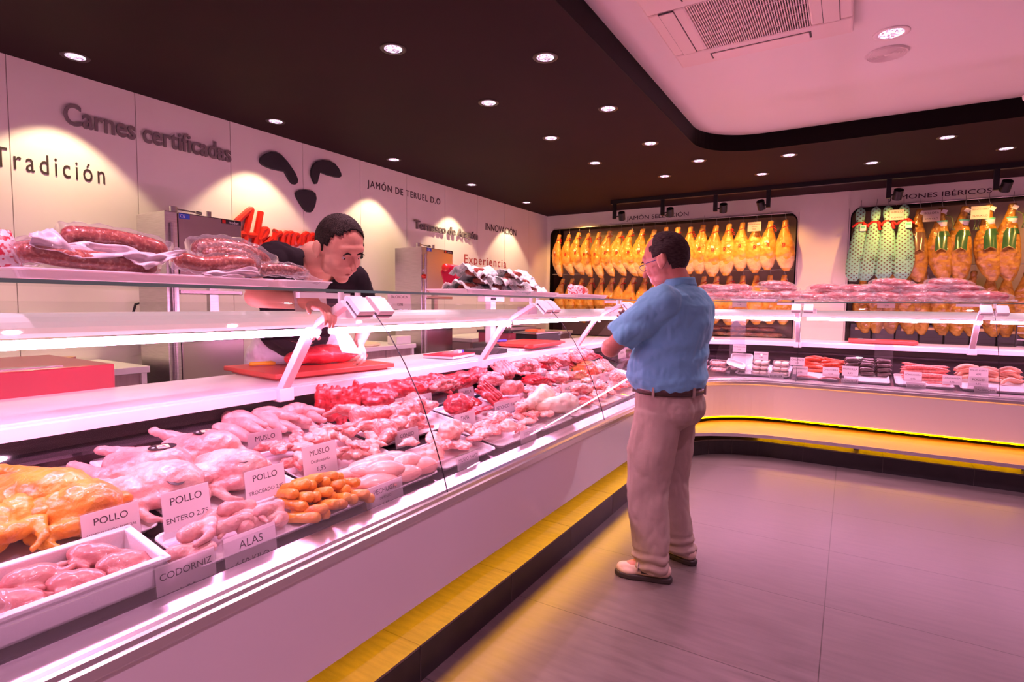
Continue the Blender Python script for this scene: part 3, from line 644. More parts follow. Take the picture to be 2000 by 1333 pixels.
def hairshell(c, R, keep, s=1.0, rx=.104, ry=.085, rz=.104, off=(-.012, 0, .022), jag=.004, wide=1.0):
    mb = MB(); n, m_ = 64, 40; vs = []; ks = []
    for i in range(m_+1):
        th = PI/2-PI*i/m_
        for j in range(n):
            ph = 2*PI*j/n; u = V((math.cos(th)*math.cos(ph), math.cos(th)*math.sin(ph), math.sin(th))); k = 1+noise.noise(u*9)*.02
            q = V((u.x*rx*k+off[0], u.y*ry*k*wide+off[1], u.z*rz*k+off[2])); vs.append(V(c)+R@(q*s)); ks.append(q+V((noise.noise(u*14)*jag, 0, noise.noise(u*17)*jag)))
    fs = []
    for i in range(m_):
        for j in range(n):
            f = (i*n+j, i*n+(j+1) % n, (i+1)*n+(j+1) % n, (i+1)*n+j)
            if all(keep(ks[a]) for a in f): fs.append(f)
    return mb.add(vs, fs)
def hand(mb, w_, d, nrm, side, curl=.9, s=1.0, spread=.06):
    """wrist w_, finger direction d, palm normal nrm (fingers curl towards it), side=+1 thumb on +lateral"""
    d = V(d).normalized(); nrm = V(nrm); nrm = (nrm-d*nrm.dot(d)).normalized(); lat = nrm.cross(d).normalized()*side; w_ = V(w_)
    R = Matrix((d, lat, nrm)).transposed()
    mb.ell(w_+d*.048*s, (.052*s, .042*s, .016*s), R, 16, 10); mb.ell(w_+d*.03*s+lat*.022*s+nrm*.006*s, (.034*s, .018*s, .016*s), R, 12, 8)
    for k, (o, L_) in enumerate(((.030, .072), (.010, .080), (-.011, .075), (-.031, .060))):
        p = w_+d*(.088-abs(o)*.25)*s+lat*o*s; a = curl*(.55+.1*k); dr = (d+lat*o*spread*20*.1).normalized()
        for seg, fr, r in ((0, .42, .0090), (1, .33, .0082), (2, .25, .0074)):
            q = p+(dr*math.cos(a)+nrm*math.sin(a))*L_*fr*s; mb.cap(p, q, r*s, r*.94*s, 10); p = q; a += curl*.75
    p = w_+d*.022*s+lat*.034*s; q = p+(d*.6+lat*.75+nrm*.25).normalized()*.036*s; mb.cap(p, q, .0115*s, .0105*s, 10); mb.cap(q, q+(d*.85+lat*.25+nrm*.45).normalized()*.030*s, .0105*s, .009*s, 10)
def drape(me, amp, sc, seed=0, sx=(1, 1, .45)):
    def f(c, n): p = V((c.x*sx[0], c.y*sx[1], c.z*sx[2]))/sc+V((seed, 0, 0)); return noise.noise(p)*amp+abs(noise.noise(p*2.3))*amp*.6
    push(me, f); return me
def trim(me, kill):
    import bmesh
    b = bmesh.new(); b.from_mesh(me); bmesh.ops.delete(b, geom=[v for v in b.verts if kill(v.co)], context='VERTS'); b.to_mesh(me); b.free(); return me
def rings(mb, R_, n=28):
    """stack of elliptical rings (centre, rx, ry) joined: trunk or trouser leg"""
    vs = []; fs = []; m_ = len(R_)
    for c, rx, ry in R_:
        for j in range(n): q = 2*PI*j/n; vs.append(V(c)+V((rx*math.cos(q), ry*math.sin(q), 0)))
    for i in range(m_-1):
        for j in range(n): fs.append((i*n+j, i*n+(j+1) % n, (i+1)*n+(j+1) % n, (i+1)*n+j))
    fs += [tuple(range(n-1, -1, -1)), tuple((m_-1)*n+j for j in range(n))]; return mb.add(vs, fs)
# ---- the customer
ma = thing('person', 'man in light blue polo shirt and beige trousers with folded arms facing the counter', 'person', (-.82, 2.82, 0), (0, 0, math.radians(172)))
hr = Matrix.Rotation(math.radians(20), 3, 'Y') @ Matrix.Rotation(0, 3, 'Z'); hc = V((-.005, 0, 1.607)); HS = 1.17
mb = MB(); head(mb, hc, hr, HS, neck=(-.085, 0, 1.46))
mb.ell((-.085, 0, 1.28), (.115, .165, .20)); mb.ell((-.03, 0, 1.06), (.155, .155, .16)); mb.ell((-.04, 0, .92), (.13, .155, .12)); mb.ell((-.085, 0, 1.41), (.07, .17, .05))
shL, shR = V((-.09, .185, 1.405)), V((-.09, -.185, 1.405)); elL, elR = V((.150, .265, 1.165)), V((.17, -.25, 1.165)); MI = Matrix.Rotation(-math.radians(172), 3, 'Z'); ml = lambda p: MI@(V(p)-V((-.82, 2.82, 0))); wrL, wrR = V((.255, .03, 1.175)), ml(atd(1246, 650, 2.80)); hdR = ml(atd(1214, 622, 2.78))-wrR
mb.cap(shL, elL, .055, .043, 18); mb.cap(shR, elR, .055, .043, 18)
mb.cap(elL, wrL, .046, .029, 18); mb.cap(elR, wrR, .046, .029, 18); mb.cap(elL, elL+(wrL-elL)*.4, .048, .042, 18)
hand(mb, wrL, (-.15, -1, .12), (-1, .1, .1), 1, .45, 1.05); hand(mb, wrR, hdR, (-.9, .3, -.3), -1, .35, 1.0)
for s_ in (1, -1):
    k = V((.02, s_*.125, .50)); a = V((-.065, s_*.14, .10)); mb.cap((-.04, s_*.09, .88), k, .085, .058, 18); mb.cap(k, a, .055, .036, 16); mb.cap(a, a+V((.13, s_*.05, -.055)), .034, .028, 12)
body = obj('body', organic(mb, .0048, 3), M['skin'], ma)
eyes(ma, hc, hr, HS)
hk = lambda q: (q.x < .004 and q.z > -.062 and not (abs(q.y) > .03 and q.z < .016 and q.x > -.036)) or (q.x < .026 and .012 < q.z < .072)
obj('hair', hairshell(hc, hr, hk, HS, rx=.1015, ry=.0815, rz=.1015, jag=.002), M['hair'], ma, smooth=True, solid=.004)
# thin hair over the crown
hk2 = lambda q: q.z > .07 and q.x > -.08 and q.x < .045
obj('thin_hair', hairshell(hc, hr, lambda q: q.z > .068 and -.09 < q.x < -.012, HS, rx=.102, ry=.083, rz=.1025), M['hair'], ma, smooth=True, solid=.002)
g = MB(); F = lambda x, y, z: hc+hr@(V((x, y, z))*HS)
for q in (1, -1):
    ring = [F(.094+.004*math.cos(t_), q*(.031+.024*math.cos(t_)), .000+.015*math.sin(t_)) for t_ in [2*PI*i/18 for i in range(19)]]; g.tube(ring, .0014, 6)
    g.tube([F(.094, q*.056, .006), F(.05, q*.078, .004), F(-.012, q*.086, -.004), F(-.022, q*.086, -.014)], .0018, 6)
g.tube([F(.098, -.008, .004), F(.101, 0, .007), F(.098, .008, .004)], .0014, 6)
go = obj('glasses', g, M['bluefr'], ma)
le = MB()
for q in (1, -1): le.add([F(.0945, q*(.031+.022*math.cos(t_)), .014*math.sin(t_)) for t_ in [2*PI*i/18 for i in range(18)]], [tuple(range(18))])
obj('lens', le, M['glass'], go)
# polo shirt
mb = MB(); rings(mb, [((-.045, 0, .925), .150, .168), ((-.040, 0, .955), .170, .185), ((-.028, 0, 1.02), .198, .205), ((-.033, 0, 1.10), .196, .203), ((-.055, 0, 1.20), .178, .198), ((-.085, 0, 1.30), .165, .205), ((-.098, 0, 1.38), .145, .200), ((-.098, 0, 1.43), .115, .165), ((-.09, 0, 1.465), .085, .10), ((-.085, 0, 1.49), .066, .07)], 36)
for a_, b_ in ((shL, elL), (shR, elR)):
    e = a_+(b_-a_)*.80; mb.cap(a_+V((0, 0, -.01)), a_+(b_-a_)*.25, .082, .084, 20); mb.tube([a_, a_+(b_-a_)*.4, e, e+(b_-a_).normalized()*.006], [.078, .086, .083, .080], 22)
me = organic(mb, .006, 4); 
def folds(co, n):   # pulled from under the arm towards the back, and bunched over the belt
    x, y, z = co; f = math.sin((z*1.0+x*.55)*52+noise.noise(V((x*6, y*6, z*6)))*3)*.006*max(0, 1-abs(z-1.2)/.2)
    f += max(0, 1-abs(z-.99)/.05)*(.010*abs(noise.noise(V((x*14, y*14, z*22))))+.004); return f
push(me, folds); drape(me, .011, .085, 3, (1, 1, .7)); obj('polo_shirt', me, M['shirt'], ma)
ps = [o for o in COL.objects if o.name.startswith('polo_shirt')][-1]
col_ = MB(); 
def colr(i, j):
    q = .25+(2*PI-.5)*i; r = .070+.012*j; return V((-.083+r*math.cos(q)*1.02, r*math.sin(q)*1.08, 1.470+.042*(1-j)+.004*math.cos(q)-(.03*j if q < .6 or q > 5.7 else 0)+.012*math.cos(q+PI)))
col_.grid(colr, 40, 5); obj('collar', col_, M['shirt'], ps, smooth=True, solid=.005)
# trousers
mb = MB(); rings(mb, [((-.045, 0, .78), .135, .155), ((-.045, 0, .86), .160, .180), ((-.045, 0, .93), .158, .178), ((-.045, 0, .975), .152, .172)], 32)
mb.ell((-.10, .08, .86), (.105, .09, .11)); mb.ell((-.10, -.08, .86), (.105, .09, .11))
for s_ in (1, -1):
    k = s_; rings(mb, [((-.09 if s_ < 0 else -.045, s_*.150, .045), .078, .070), ((-.065 if s_ < 0 else -.035, s_*.148, .085), .088, .074), ((-.035, s_*.142, .22), .094, .080), ((0, s_*.130, .45), .104, .090), ((-.01, s_*.108, .65), .122, .104), ((-.035, s_*.085, .85), .130, .10)], 28)
me = organic(mb, .007, 4)
push(me, lambda c, n: .009*math.sin(c.z*120+c.x*14+noise.noise(V((c.x*9, c.y*9, 1)))*3)*max(0, 1-abs(c.z-.09)/.09) if c.z < .16 else 0)
drape(me, .011, .09, 9, (1, 1, .45)); tr_ = obj('trousers', me, M['trouser'], ma)
pk = MB(); pk.tube([(.015, .158, .925), (.0, .168, .87), (-.028, .164, .81)], .003, 8); obj('side_pocket', pk, M['ink'], tr_, smooth=True)
pk = MB().tube([(-.175, .03, .872), (-.150, .10, .872), (-.115, .145, .875)], .0015, 6); pk.ell((-.176, .085, .855), .006); obj('back_pocket', pk, M['belt'], tr_)
mb = MB(); rb = [(-.045+.168*math.cos(q), .188*math.sin(q)) for q in [2*PI*i/48 for i in range(48)]]
mb.add([(x, y, z) for z in (.938, .974) for x, y in rb], [(i, (i+1) % 48, 48+(i+1) % 48, 48+i) for i in range(48)]); obj('belt', mb, M['belt'], ma, solid=.005, smooth=True)
lp = MB()
for q in (.5, 1.6, 2.75, 3.5, 4.6, 5.8): lp.box((-.045+.173*math.cos(q), .193*math.sin(q), .956), (.012, .012, .05), Matrix.Rotation(q, 3, 'Z'))
obj('belt_loop', lp, M['trouser'], tr_)
for s_, yaw_ in ((1, .35), (-1, -.2)):
    R = Matrix.Rotation(yaw_, 3, 'Z'); a = V((-.065, s_*.145, 0)) if s_ > 0 else V((-.085, -.15, 0)); f = lambda x, y, z: a+R@V((x, y, z))
    mb = MB(); mb.cap(f(-.04, 0, .055), f(.05, 0, .05), .038, .040, 18); mb.cap(f(.04, 0, .05), f(.165, .0, .038), .040, .030, 18); mb.cap(f(-.03, 0, .06), f(-.01, 0, .10), .038, .040, 18); mb.ell(f(.13, 0, .034), (.062, .045, .026), R)
    me = organic(mb, .005, 3); 
    for v in me.vertices: v.co.z = max(v.co.z, .012)
    sh = obj('shoe', me, M['shoe'], ma)
    out = [(-.085, 0), (-.075, .03), (-.03, .040), (.04, .040), (.12, .050), (.175, .040), (.203, .01), (.200, -.015), (.165, -.04), (.10, -.047), (.03, -.036), (-.04, -.038), (-.075, -.028)]
    obj('sole', MB().prism(out, lambda u, v, w: f(u, v, w), .001, .028), M['sole'], sh, bevel=.006)
    st = MB()
    for x in (.050, .085): st.tube([f(x, y, z) for y, z in ((-.045, .052), (-.034, .082), (0, .094 if x < .06 else .082), (.034, .080), (.046, .050))], .013, 8, flat=.25)
    obj('strap', st, M['shoe'], sh, smooth=True)
    obj('side_patch', MB().box(f(.045, .043*1, .05), (.045, .004, .016), R), M['sole'], sh)
# ---- the butcher
bu = thing('person', 'dark haired butcher in black V-neck shirt and white apron leaning over the counter', 'person', (-2.95, 2.02, 0))
W = lambda p: V(p)-V((-2.95, 2.02, 0))
hc = W(atd(664, 484, 2.36)); HS2 = 1.13
fd = V((.87, -.03, 0)).normalized(); hr = (Matrix.Rotation(math.radians(-4), 3, 'Z') @ Matrix.Rotation(math.radians(34), 3, 'Y') @ Matrix.Rotation(math.radians(6), 3, 'X'))
S_R = W(atd(536, 505, 2.42)); S_L = W(atd(688, 545, 2.72)); nk = W(atd(612, 497, 2.55)); mid = (S_R+S_L)/2
pel = V((.06, .10, 1.08)); E_R = W(atd(500, 580, 2.33)); W_R = W(atd(612, 592, 2.30)); E_L = W(atd(716, 630, 2.90)); W_L = W(atd(702, 668, 2.84))
mb = MB(); head(mb, hc, hr, HS2, neck=nk+V((-.02, 0, -.02)), wide=1.03)
def trunk(mb, g=0, n=8):
    lat = (S_R-S_L).normalized(); up = (mid-pel); 
    for i in range(n+1):
        t_ = i/n; c = pel+up*t_; fwd = lat.cross(up.normalized()); R = Matrix((lat, fwd, up.normalized())).transposed()
        wd = .165+.02*math.sin(t_*PI)+(.02 if .5 < t_ < .9 else 0); mb.ell(c-up.normalized()*(.06 if t_ > .9 else 0), (wd+g, .115+g*.8+.01*math.sin(t_*PI), .09), R, 22, 12)
trunk(mb); mb.cap(S_L, S_R, .052, n=18); mb.cap(nk, mid, .06, .08, 18)
mb.cap(S_R, E_R, .054, .044, 18); mb.cap(E_R, W_R, .047, .030, 18); mb.cap(S_L, E_L, .054, .044, 18); mb.cap(E_L, W_L, .044, .029, 18)
hand(mb, W_R, W(atd(640, 606, 2.26))-W_R, (.1, -.1, -1), 1, .7, 1.05); hand(mb, W_L, W(atd(712, 700, 2.74))-W_L, (-.3, -.6, -.5), -1, .8, 1.05)
for s_ in (1, -1): k = V((.02, .1+s_*.11, .52)); mb.cap(pel+V((0, s_*.09, -.05)), k, .09, .06, 16); mb.cap(k, (-.02, .1+s_*.11, .1), .056, .04, 16); mb.cap((-.02, .1+s_*.11, .1), (.1, .1+s_*.13, .035), .035, .03, 12)
obj('body', organic(mb, .0048, 3), M['skin2'], bu); eyes(bu, hc, hr, HS2, 1.03)
hk = lambda q: (q.z > .074 and q.x < .052) or (q.x < -.0 and q.z > -.035 and not (abs(q.y) > .03 and q.z < .012 and q.x > -.03)) or (q.x < .032 and q.z > .018) or (q.x < .01 and q.x > -.008 and q.z > -.012)
ho = obj('hair', hairshell(hc, hr, hk, HS2, rx=.1005, ry=.0805, rz=.1005, wide=1.03, jag=.002), M['hair2'], bu, smooth=True, solid=.005)
# short spiky tufts
mb = MB(); rnd = random.Random(4)
for i in range(700):
    u = V((rnd.gauss(0, 1), rnd.gauss(0, 1), rnd.gauss(0, 1))).normalized(); q = V((u.x*.101-.012, u.y*.083, u.z*.101+.022))
    if not hk(q) or q.z < .0: continue
    p = hc+hr@(q*HS2); dd = (hr@(u+V((.5, 0, .2)))).normalized(); mb.cyl(p, p+dd*rnd.uniform(.002, .006), .0022, .0004, 4)
obj('hair_tufts', mb, M['hair2'], ho)
mb = MB(); trunk(mb, .024, 9); mb.cap(S_L, S_R, .072, n=20); mb.cap(nk+V((-.03, 0, -.03)), mid, .062, .09, 18)
for a_, b_, f_ in ((S_R, E_R, .62), (S_L, E_L, .66)): e = a_+(b_-a_)*f_; mb.cap(a_, a_+(b_-a_)*.2, .076, .08, 18); mb.tube([a_, a_+(b_-a_)*.3, e], [.072, .078, .080], 20)
me = organic(mb, .006, 4); drape(me, .010, .09, 5)
vt = W(atd(622, 556, 2.34)); n1 = W(atd(596, 470, 2.5)); n2 = W(atd(668, 515, 2.5))
def invee(co):    # open V neckline, cut in the shirt
    q = C0+(co+V((-2.95, 2.02, 0))-C0); r_ = q-C0; D = r_.dot(CF); px = 1000+FPX*r_.dot(CR)/D; py = 666.5-FPX*r_.dot(CU)/D
    return (co-mid).length < .30 and co.x > mid.x-.03 and py < 553 and px > 600+(py-470)*.27 and px < 657-(py-520)*.9+20 and py > 440
def invee2(co):
    up = (mid-pel).normalized(); lat = (S_R-S_L).normalized(); fw = lat.cross(up); 
    if fw.x < 0: fw = -fw
    r_ = co-mid; a_ = r_.dot(lat); h_ = r_.dot(up); f_ = r_.dot(fw)
    return f_ > .0 and h_ > -.12 and abs(a_+.0) < .072*(h_+.12)/.16+.0 or (h_ > .045 and abs(a_) < .085)
trim(me, invee2); ts = obj('black_shirt', me, M['tshirt'], bu, solid=.004)
ch = MB().tube([nk+V((.02, -.05, .0)), nk+V((.06, -.045, -.04)), mid+V((.085, -.01, .0))], .0014, 6); obj('neck_chain', ch, mat('gold_chain', (.8, .5, .1), .3, 1), bu)
# apron, white, wrapped round the hips and thighs
mb = MB(); rings(mb, [((.05, .12, .42), .17, .30), ((.055, .12, .70), .18, .30), ((.075, .12, .95), .19, .30), ((.10, .12, 1.10), .185, .29), ((.15, .11, 1.18), .175, .26), ((.18, .10, 1.22), .16, .22)], 36)
me = organic(mb, .008, 4); drape(me, .014, .07, 2, (1, 1, 1.4)); ap = obj('apron', me, M['apron'], bu)
obj('apron_tie', MB().tube([(.085+.17*math.cos(q), .095+.225*math.sin(q), 1.10) for q in [2*PI*i/30 for i in range(31)]], .012, 8, flat=.4), M['apron'], ap, smooth=True)
mb = MB()
for s_ in (1, -1): mb.cap((-.04, .1+s_*.12, .035), (.13, .1+s_*.13, .03), .045, .038, 14)
me = organic(mb, .008, 3)
for v in me.vertices: v.co.z = max(v.co.z, .002)
obj('shoe', me, M['ink'], bu)
# sheet of white paper in the butcher's left hand
mb = MB(); A_ = [atd(652, 652, 2.62), atd(682, 650, 2.72), atd(713, 692, 2.70), atd(668, 688, 2.60)]
mb.grid(lambda i, j: (A_[0]*(1-i)+A_[1]*i)*(1-j)+(A_[3]*(1-i)+A_[2]*i)*j+V((.02*math.sin(i*5), 0, .006*math.sin(j*6))), 12, 12)
tag(obj('paper_sheet', mb, M['paper'], smooth=True, solid=.002), 'white sheet of paper held between the butcher and the red meat', 'paper')
# ================================================================== GOODS IN THE CASES
TA = math.atan(DS)
def rotL(yaw=0, roll=0, pitch=0): return (Matrix.Rotation(TA, 3, 'Y')@Matrix.Rotation(yaw, 3, 'Z')@Matrix.Rotation(pitch, 3, 'Y')@Matrix.Rotation(roll, 3, 'X')).to_euler()
def rotB(yaw=0, roll=0, pitch=0): return (Matrix.Rotation(TA, 3, 'X')@Matrix.Rotation(yaw, 3, 'Z')@Matrix.Rotation(pitch, 3, 'Y')@Matrix.Rotation(roll, 3, 'X')).to_euler()
def onL(x, y, up=0): return V((x, y, deckz(x)+up))
def onB(x, y, up=0): return V((x, y, bdeckz(y)+up))
M['chick'] = meat('pale_chicken_skin', [(.30, (.54, .20, .20)), (.50, (.68, .36, .33)), (.72, (.80, .54, .46))], 9, bump=.45, bscale=120, sss=.1)
M['ychick'] = meat('yellow_chicken_skin', [(.30, (.66, .18, .03)), (.50, (.76, .31, .03)), (.72, (.84, .44, .07))], 9, bump=.45, bscale=120, sss=.05)
M['beef'] = meat('red_beef', [(.28, (.22, .006, .012)), (.48, (.50, .015, .025)), (.60, (.62, .05, .06)), (.68, (.86, .50, .42))], 7, 1, dist=7, bump=.6, bscale=60)
M['darkbeef'] = meat('dark_red_beef', [(.3, (.20, .006, .016)), (.52, (.40, .015, .03)), (.66, (.54, .05, .06)), (.74, (.84, .55, .48))], 6, 1, dist=6, bump=.6)
M['pork'] = meat('pink_pork', [(.28, (.56, .09, .10)), (.48, (.72, .20, .19)), (.60, (.80, .38, .33)), (.70, (.90, .70, .60))], 8, 1, dist=8, bump=.5)
M['lamb'] = meat('streaky_lamb', [(.30, (.50, .05, .06)), (.46, (.68, .16, .15)), (.56, (.86, .54, .47)), (.70, (.92, .76, .66))], 7, 1, dist=9, bump=.5)
M['palemeat'] = meat('cream_pork_rind', [(.25, (.86, .52, .44)), (.55, (.93, .73, .62)), (.8, (.95, .82, .72))], 6, dist=4, bump=.3)
M['fillet'] = meat('chicken_fillet', [(.3, (.70, .28, .25)), (.6, (.80, .42, .36)), (.85, (.88, .62, .54))], 6, dist=3, bump=.15, bscale=50, sss=.1)
M['rabbit'] = meat('rabbit_flesh', [(.30, (.52, .07, .07)), (.50, (.72, .22, .20)), (.68, (.86, .52, .44))], 8, 1, dist=7, bump=.5)
M['quail'] = meat('quail_skin', [(.25, (.42, .13, .13)), (.55, (.58, .24, .22)), (.8, (.70, .38, .33))], 12, dist=4, bump=.3)
M['chorizo'] = meat('red_speckled_sausage', [(.30, (.26, .015, .008)), (.52, (.42, .05, .02)), (.62, (.60, .18, .10)), (.75, (.80, .50, .38))], 90, dist=2, bump=.5, bscale=90, coat=.8, rough=.22)
M['salchichon'] = meat('brown_speckled_sausage', [(.30, (.14, .02, .015)), (.52, (.32, .06, .04)), (.62, (.56, .24, .18)), (.75, (.80, .58, .48))], 100, dist=2, bump=.5, bscale=90, coat=.8, rough=.22)
M['redsaus'] = meat('orange_red_sausage', [(.3, (.62, .04, .01)), (.6, (.80, .12, .04)), (.85, (.88, .34, .22))], 60, dist=2, bump=.2)
M['pinksaus'] = meat('pink_fresh_sausage', [(.3, (.70, .10, .10)), (.55, (.84, .26, .22)), (.8, (.92, .56, .48))], 70, dist=2, bump=.2)
M['palesaus'] = meat('pale_chicken_sausage', [(.3, (.82, .32, .20)), (.6, (.90, .50, .36)), (.85, (.94, .68, .54))], 60, dist=2, bump=.2)
M['morcilla'] = meat('black_pudding_skin', [(.3, (.035, .010, .014)), (.6, (.075, .022, .026)), (.85, (.20, .08, .08))], 60, dist=2, bump=.3, coat=.7)
M['sticker'] = mat('black_oval_sticker', (.02, .012, .02), .3, coat=.4); M['cream'] = mat('cream_print', (.80, .62, .36), .4)
M['bone'] = mat('bone', (.85, .70, .60), .4); M['fatw'] = mat('white_fat', (.92, .80, .72), .4, c2=(.90, .66, .58), scale=20)
M['burger'] = mat('pale_patty', (.90, .74, .64), .5, c2=(.86, .60, .52), scale=80)
WHERE = {}
# ---- white trays
def tray_mesh(sx, sy, h=.022, w_=.012):
    mb = MB(); n = 8
    def loop(a, b_, r, z):
        P = []
        for cx, cy_, q0 in ((a/2-r, b_/2-r, 0), (-a/2+r, b_/2-r, PI/2), (-a/2+r, -b_/2+r, PI), (a/2-r, -b_/2+r, 1.5*PI)):
            P += [(cx+r*math.cos(q0+PI/2*i/5), cy_+r*math.sin(q0+PI/2*i/5), z) for i in range(6)]
        return P
    L_ = [loop(sx-.05, sy-.05, .02, .0), loop(sx-.03, sy-.03, .025, .004), loop(sx-.012, sy-.012, .028, h-.003), loop(sx, sy, .03, h), loop(sx+.002, sy+.002, .03, h-.003), loop(sx-.014, sy-.014, .028, h-.007), loop(sx-.034, sy-.034, .025, -.001+.002), loop(sx-.05, sy-.05, .02, -.002)]
    m_ = len(L_[0]); vs = [p for l in L_ for p in l]; fs = [(i*m_+j, i*m_+(j+1) % m_, (i+1)*m_+(j+1) % m_, (i+1)*m_+j) for i in range(len(L_)-1) for j in range(m_)]
    fs += [tuple(range(m_)), tuple(range((len(L_)-1)*m_, len(L_)*m_))]; return mb.add(vs, fs)
TR = []
def tray(x0, x1, y0, y1, label, left=True, h=.022, z=None, name='meat_tray'):
    cx, cy_ = (x0+x1)/2, (y0+y1)/2; o = obj(name, tray_mesh(abs(x1-x0), abs(y1-y0), h), M['tray'], smooth=False)
    if z is not None: o.location = (cx, cy_, z)
    elif left: o.location = onL(cx, cy_, .004); o.rotation_euler = rotL()
    else: o.location = onB(cx, cy_, .004); o.rotation_euler = rotB()
    return tag(o, label, 'tray', 'white display trays')
tray(-1.66, -2.22, .06, .79, 'white tray under the yellow chickens at the near left end')
tray(-1.62, -2.22, .82, 1.25, 'white tray under the whole pink chickens with oval stickers')
tray(-1.98, -2.23, 1.27, 1.72, 'white tray under the chicken legs priced MUSLO 3,30')
tray(-1.66, -1.96, 1.27, 1.72, 'white tray under boned chicken thighs priced MUSLO 6,95')
tray(-1.74, -1.99, 1.75, 2.33, 'white tray under the rabbits priced CONEJO')
tray(-2.02, -2.24, 1.75, 2.42, 'white tray under the large beef rib pieces beside the chicken legs')
tray(-1.40, -1.62, .74, 1.36, 'white tray under wings priced ALAS and orange poultry pieces')
tray(-1.40, -1.62, 1.39, 1.73, 'white tray under chicken breasts priced PECHUGA')
tray(-1.40, -1.64, 1.76, 2.16, 'front row tray of pink meat just past the first pane seam')
for i in range(6):
    a = 2.46+i*.44; tray(-2.02, -2.24, a, a+.42, 'rear row tray of meat, number %s beyond the CONEJO sign' % ['one', 'two', 'three', 'four', 'five', 'six'][i])
    tray(-1.70, -1.98, a-.1, a+.32, 'middle row tray of meat, number %s beyond the rabbits' % ['one', 'two', 'three', 'four', 'five', 'six'][i])
for i in range(7):
    a = 2.19+i*.42; tray(-1.40, -1.66, a, a+.40, 'front row tray of meat, number %s beyond the first pane seam' % ['two', 'three', 'four', 'five', 'six', 'seven', 'eight'][i])
# ---- whole chickens
def chicken_mesh(seed):
    mb = MB(); mb.ell((0, 0, .060), (.115, .078, .062)); mb.ell((.035, 0, .082), (.080, .064, .050)); mb.ell((.10, 0, .05), (.045, .04, .035)); mb.ell((-.09, 0, .06), (.04, .045, .04))
    for s_ in (1, -1):
        mb.ell((-.05, s_*.068, .052), (.062, .038, .040)); k = V((-.085, s_*.085, .055)); e = V((-.175, s_*(.060+.02*seed), .075+.015*s_*seed)); mb.cap(k, e, .030, .0125); mb.ell(e, (.016, .017, .014))
        sh_ = V((.07, s_*.075, .06)); el = V((.005, s_*.108, .040)); mb.cap(sh_, el, .021, .017); mb.cap(el, (.075, s_*.120, .030), .016, .011); mb.cap((.075, s_*.120, .030), (.11, s_*.105, .026), .010, .006)
    return organic(mb, .0045, 4, .0035, .02, seed+1)
def stick_mesh():
    mb = MB(); P = [(.030*math.cos(q), .019*math.sin(q)) for q in [2*PI*i/20 for i in range(20)]]; return mb.prism(P, f3, 0, .0012)
CH = {}
def chicken(px, py, yaw, label, kind='chick', sticker=None, up=0.02, s=1.0, roll=0, seed=0, pitch=0):
    p = deck(px, py, up); t_ = thing('whole_chicken', label, 'raw chicken', p, rotL(math.radians(yaw), roll, pitch), 'whole raw chickens on trays'); t_.scale = (s, s, s)
    if seed not in CH: CH[seed] = chicken_mesh(seed)
    me = CH[seed].copy(); obj('carcass', me, M[kind], t_)
    if sticker:
        x, y, ang = sticker; z = .130 if abs(y) < .02 else .122
        so = obj('oval_sticker', stick_mesh(), M['sticker'], t_, loc=(x, y, z-abs(y)*.5), rot=(-y*7, .25 if x > .04 else -.05, math.radians(ang)), smooth=False); so.scale = (1.25, 1.25, 1)
        obj('sticker_print', MB().bx(-.010, .014, -.010, .010, .0012, .0018), M['cream'], so); obj('sticker_motif', MB().ell((.003, 0, .002), (.004, .006, .0006), None, 10, 6), M['sticker'], so)
        obj('sticker_seal', MB().cyl((-.019, 0, .0012), (-.019, 0, .0018), .0035), M['paper'], so)
chicken(292, 952, 38, 'whole pink chicken with legs pointing at the back wall and sticker on its breast', sticker=(.03, 0, 40), seed=0, up=.01, s=1.10)
chicken(395, 915, 45, 'whole pale chicken behind the POLLO 2,95 sign with dark oval sticker on top', sticker=(.0, .01, 30), seed=1, s=1.08, up=.02)
chicken(318, 985, 20, 'front whole pink chicken behind the POLLO 2,75 price card with black sticker', sticker=(.06, -.03, -20), seed=1, up=.0, s=1.12)
chicken(450, 952, 25, 'front whole pink chicken partly behind the POLLO 2,95 price card', sticker=(.04, -.02, -25), seed=0, up=.0, s=1.08)
chicken(85, 1010, 30, 'large yellow chicken lying farthest back at left edge', 'ychick', seed=0, s=1.12, up=.02)
chicken(140, 1038, 28, 'yellow chicken directly behind the ALIMENTACION ESPECIAL price card', 'ychick', seed=1, s=1.15, up=.0)
chicken(-30, 1085, -25, 'yellow chicken cut by the left edge in front', 'ychick', seed=0, s=1.15, up=.0, roll=.3)
chicken(-90, 1050, 20, 'yellow chicken mostly outside the left edge', 'ychick', seed=1, s=1.1, up=.02)
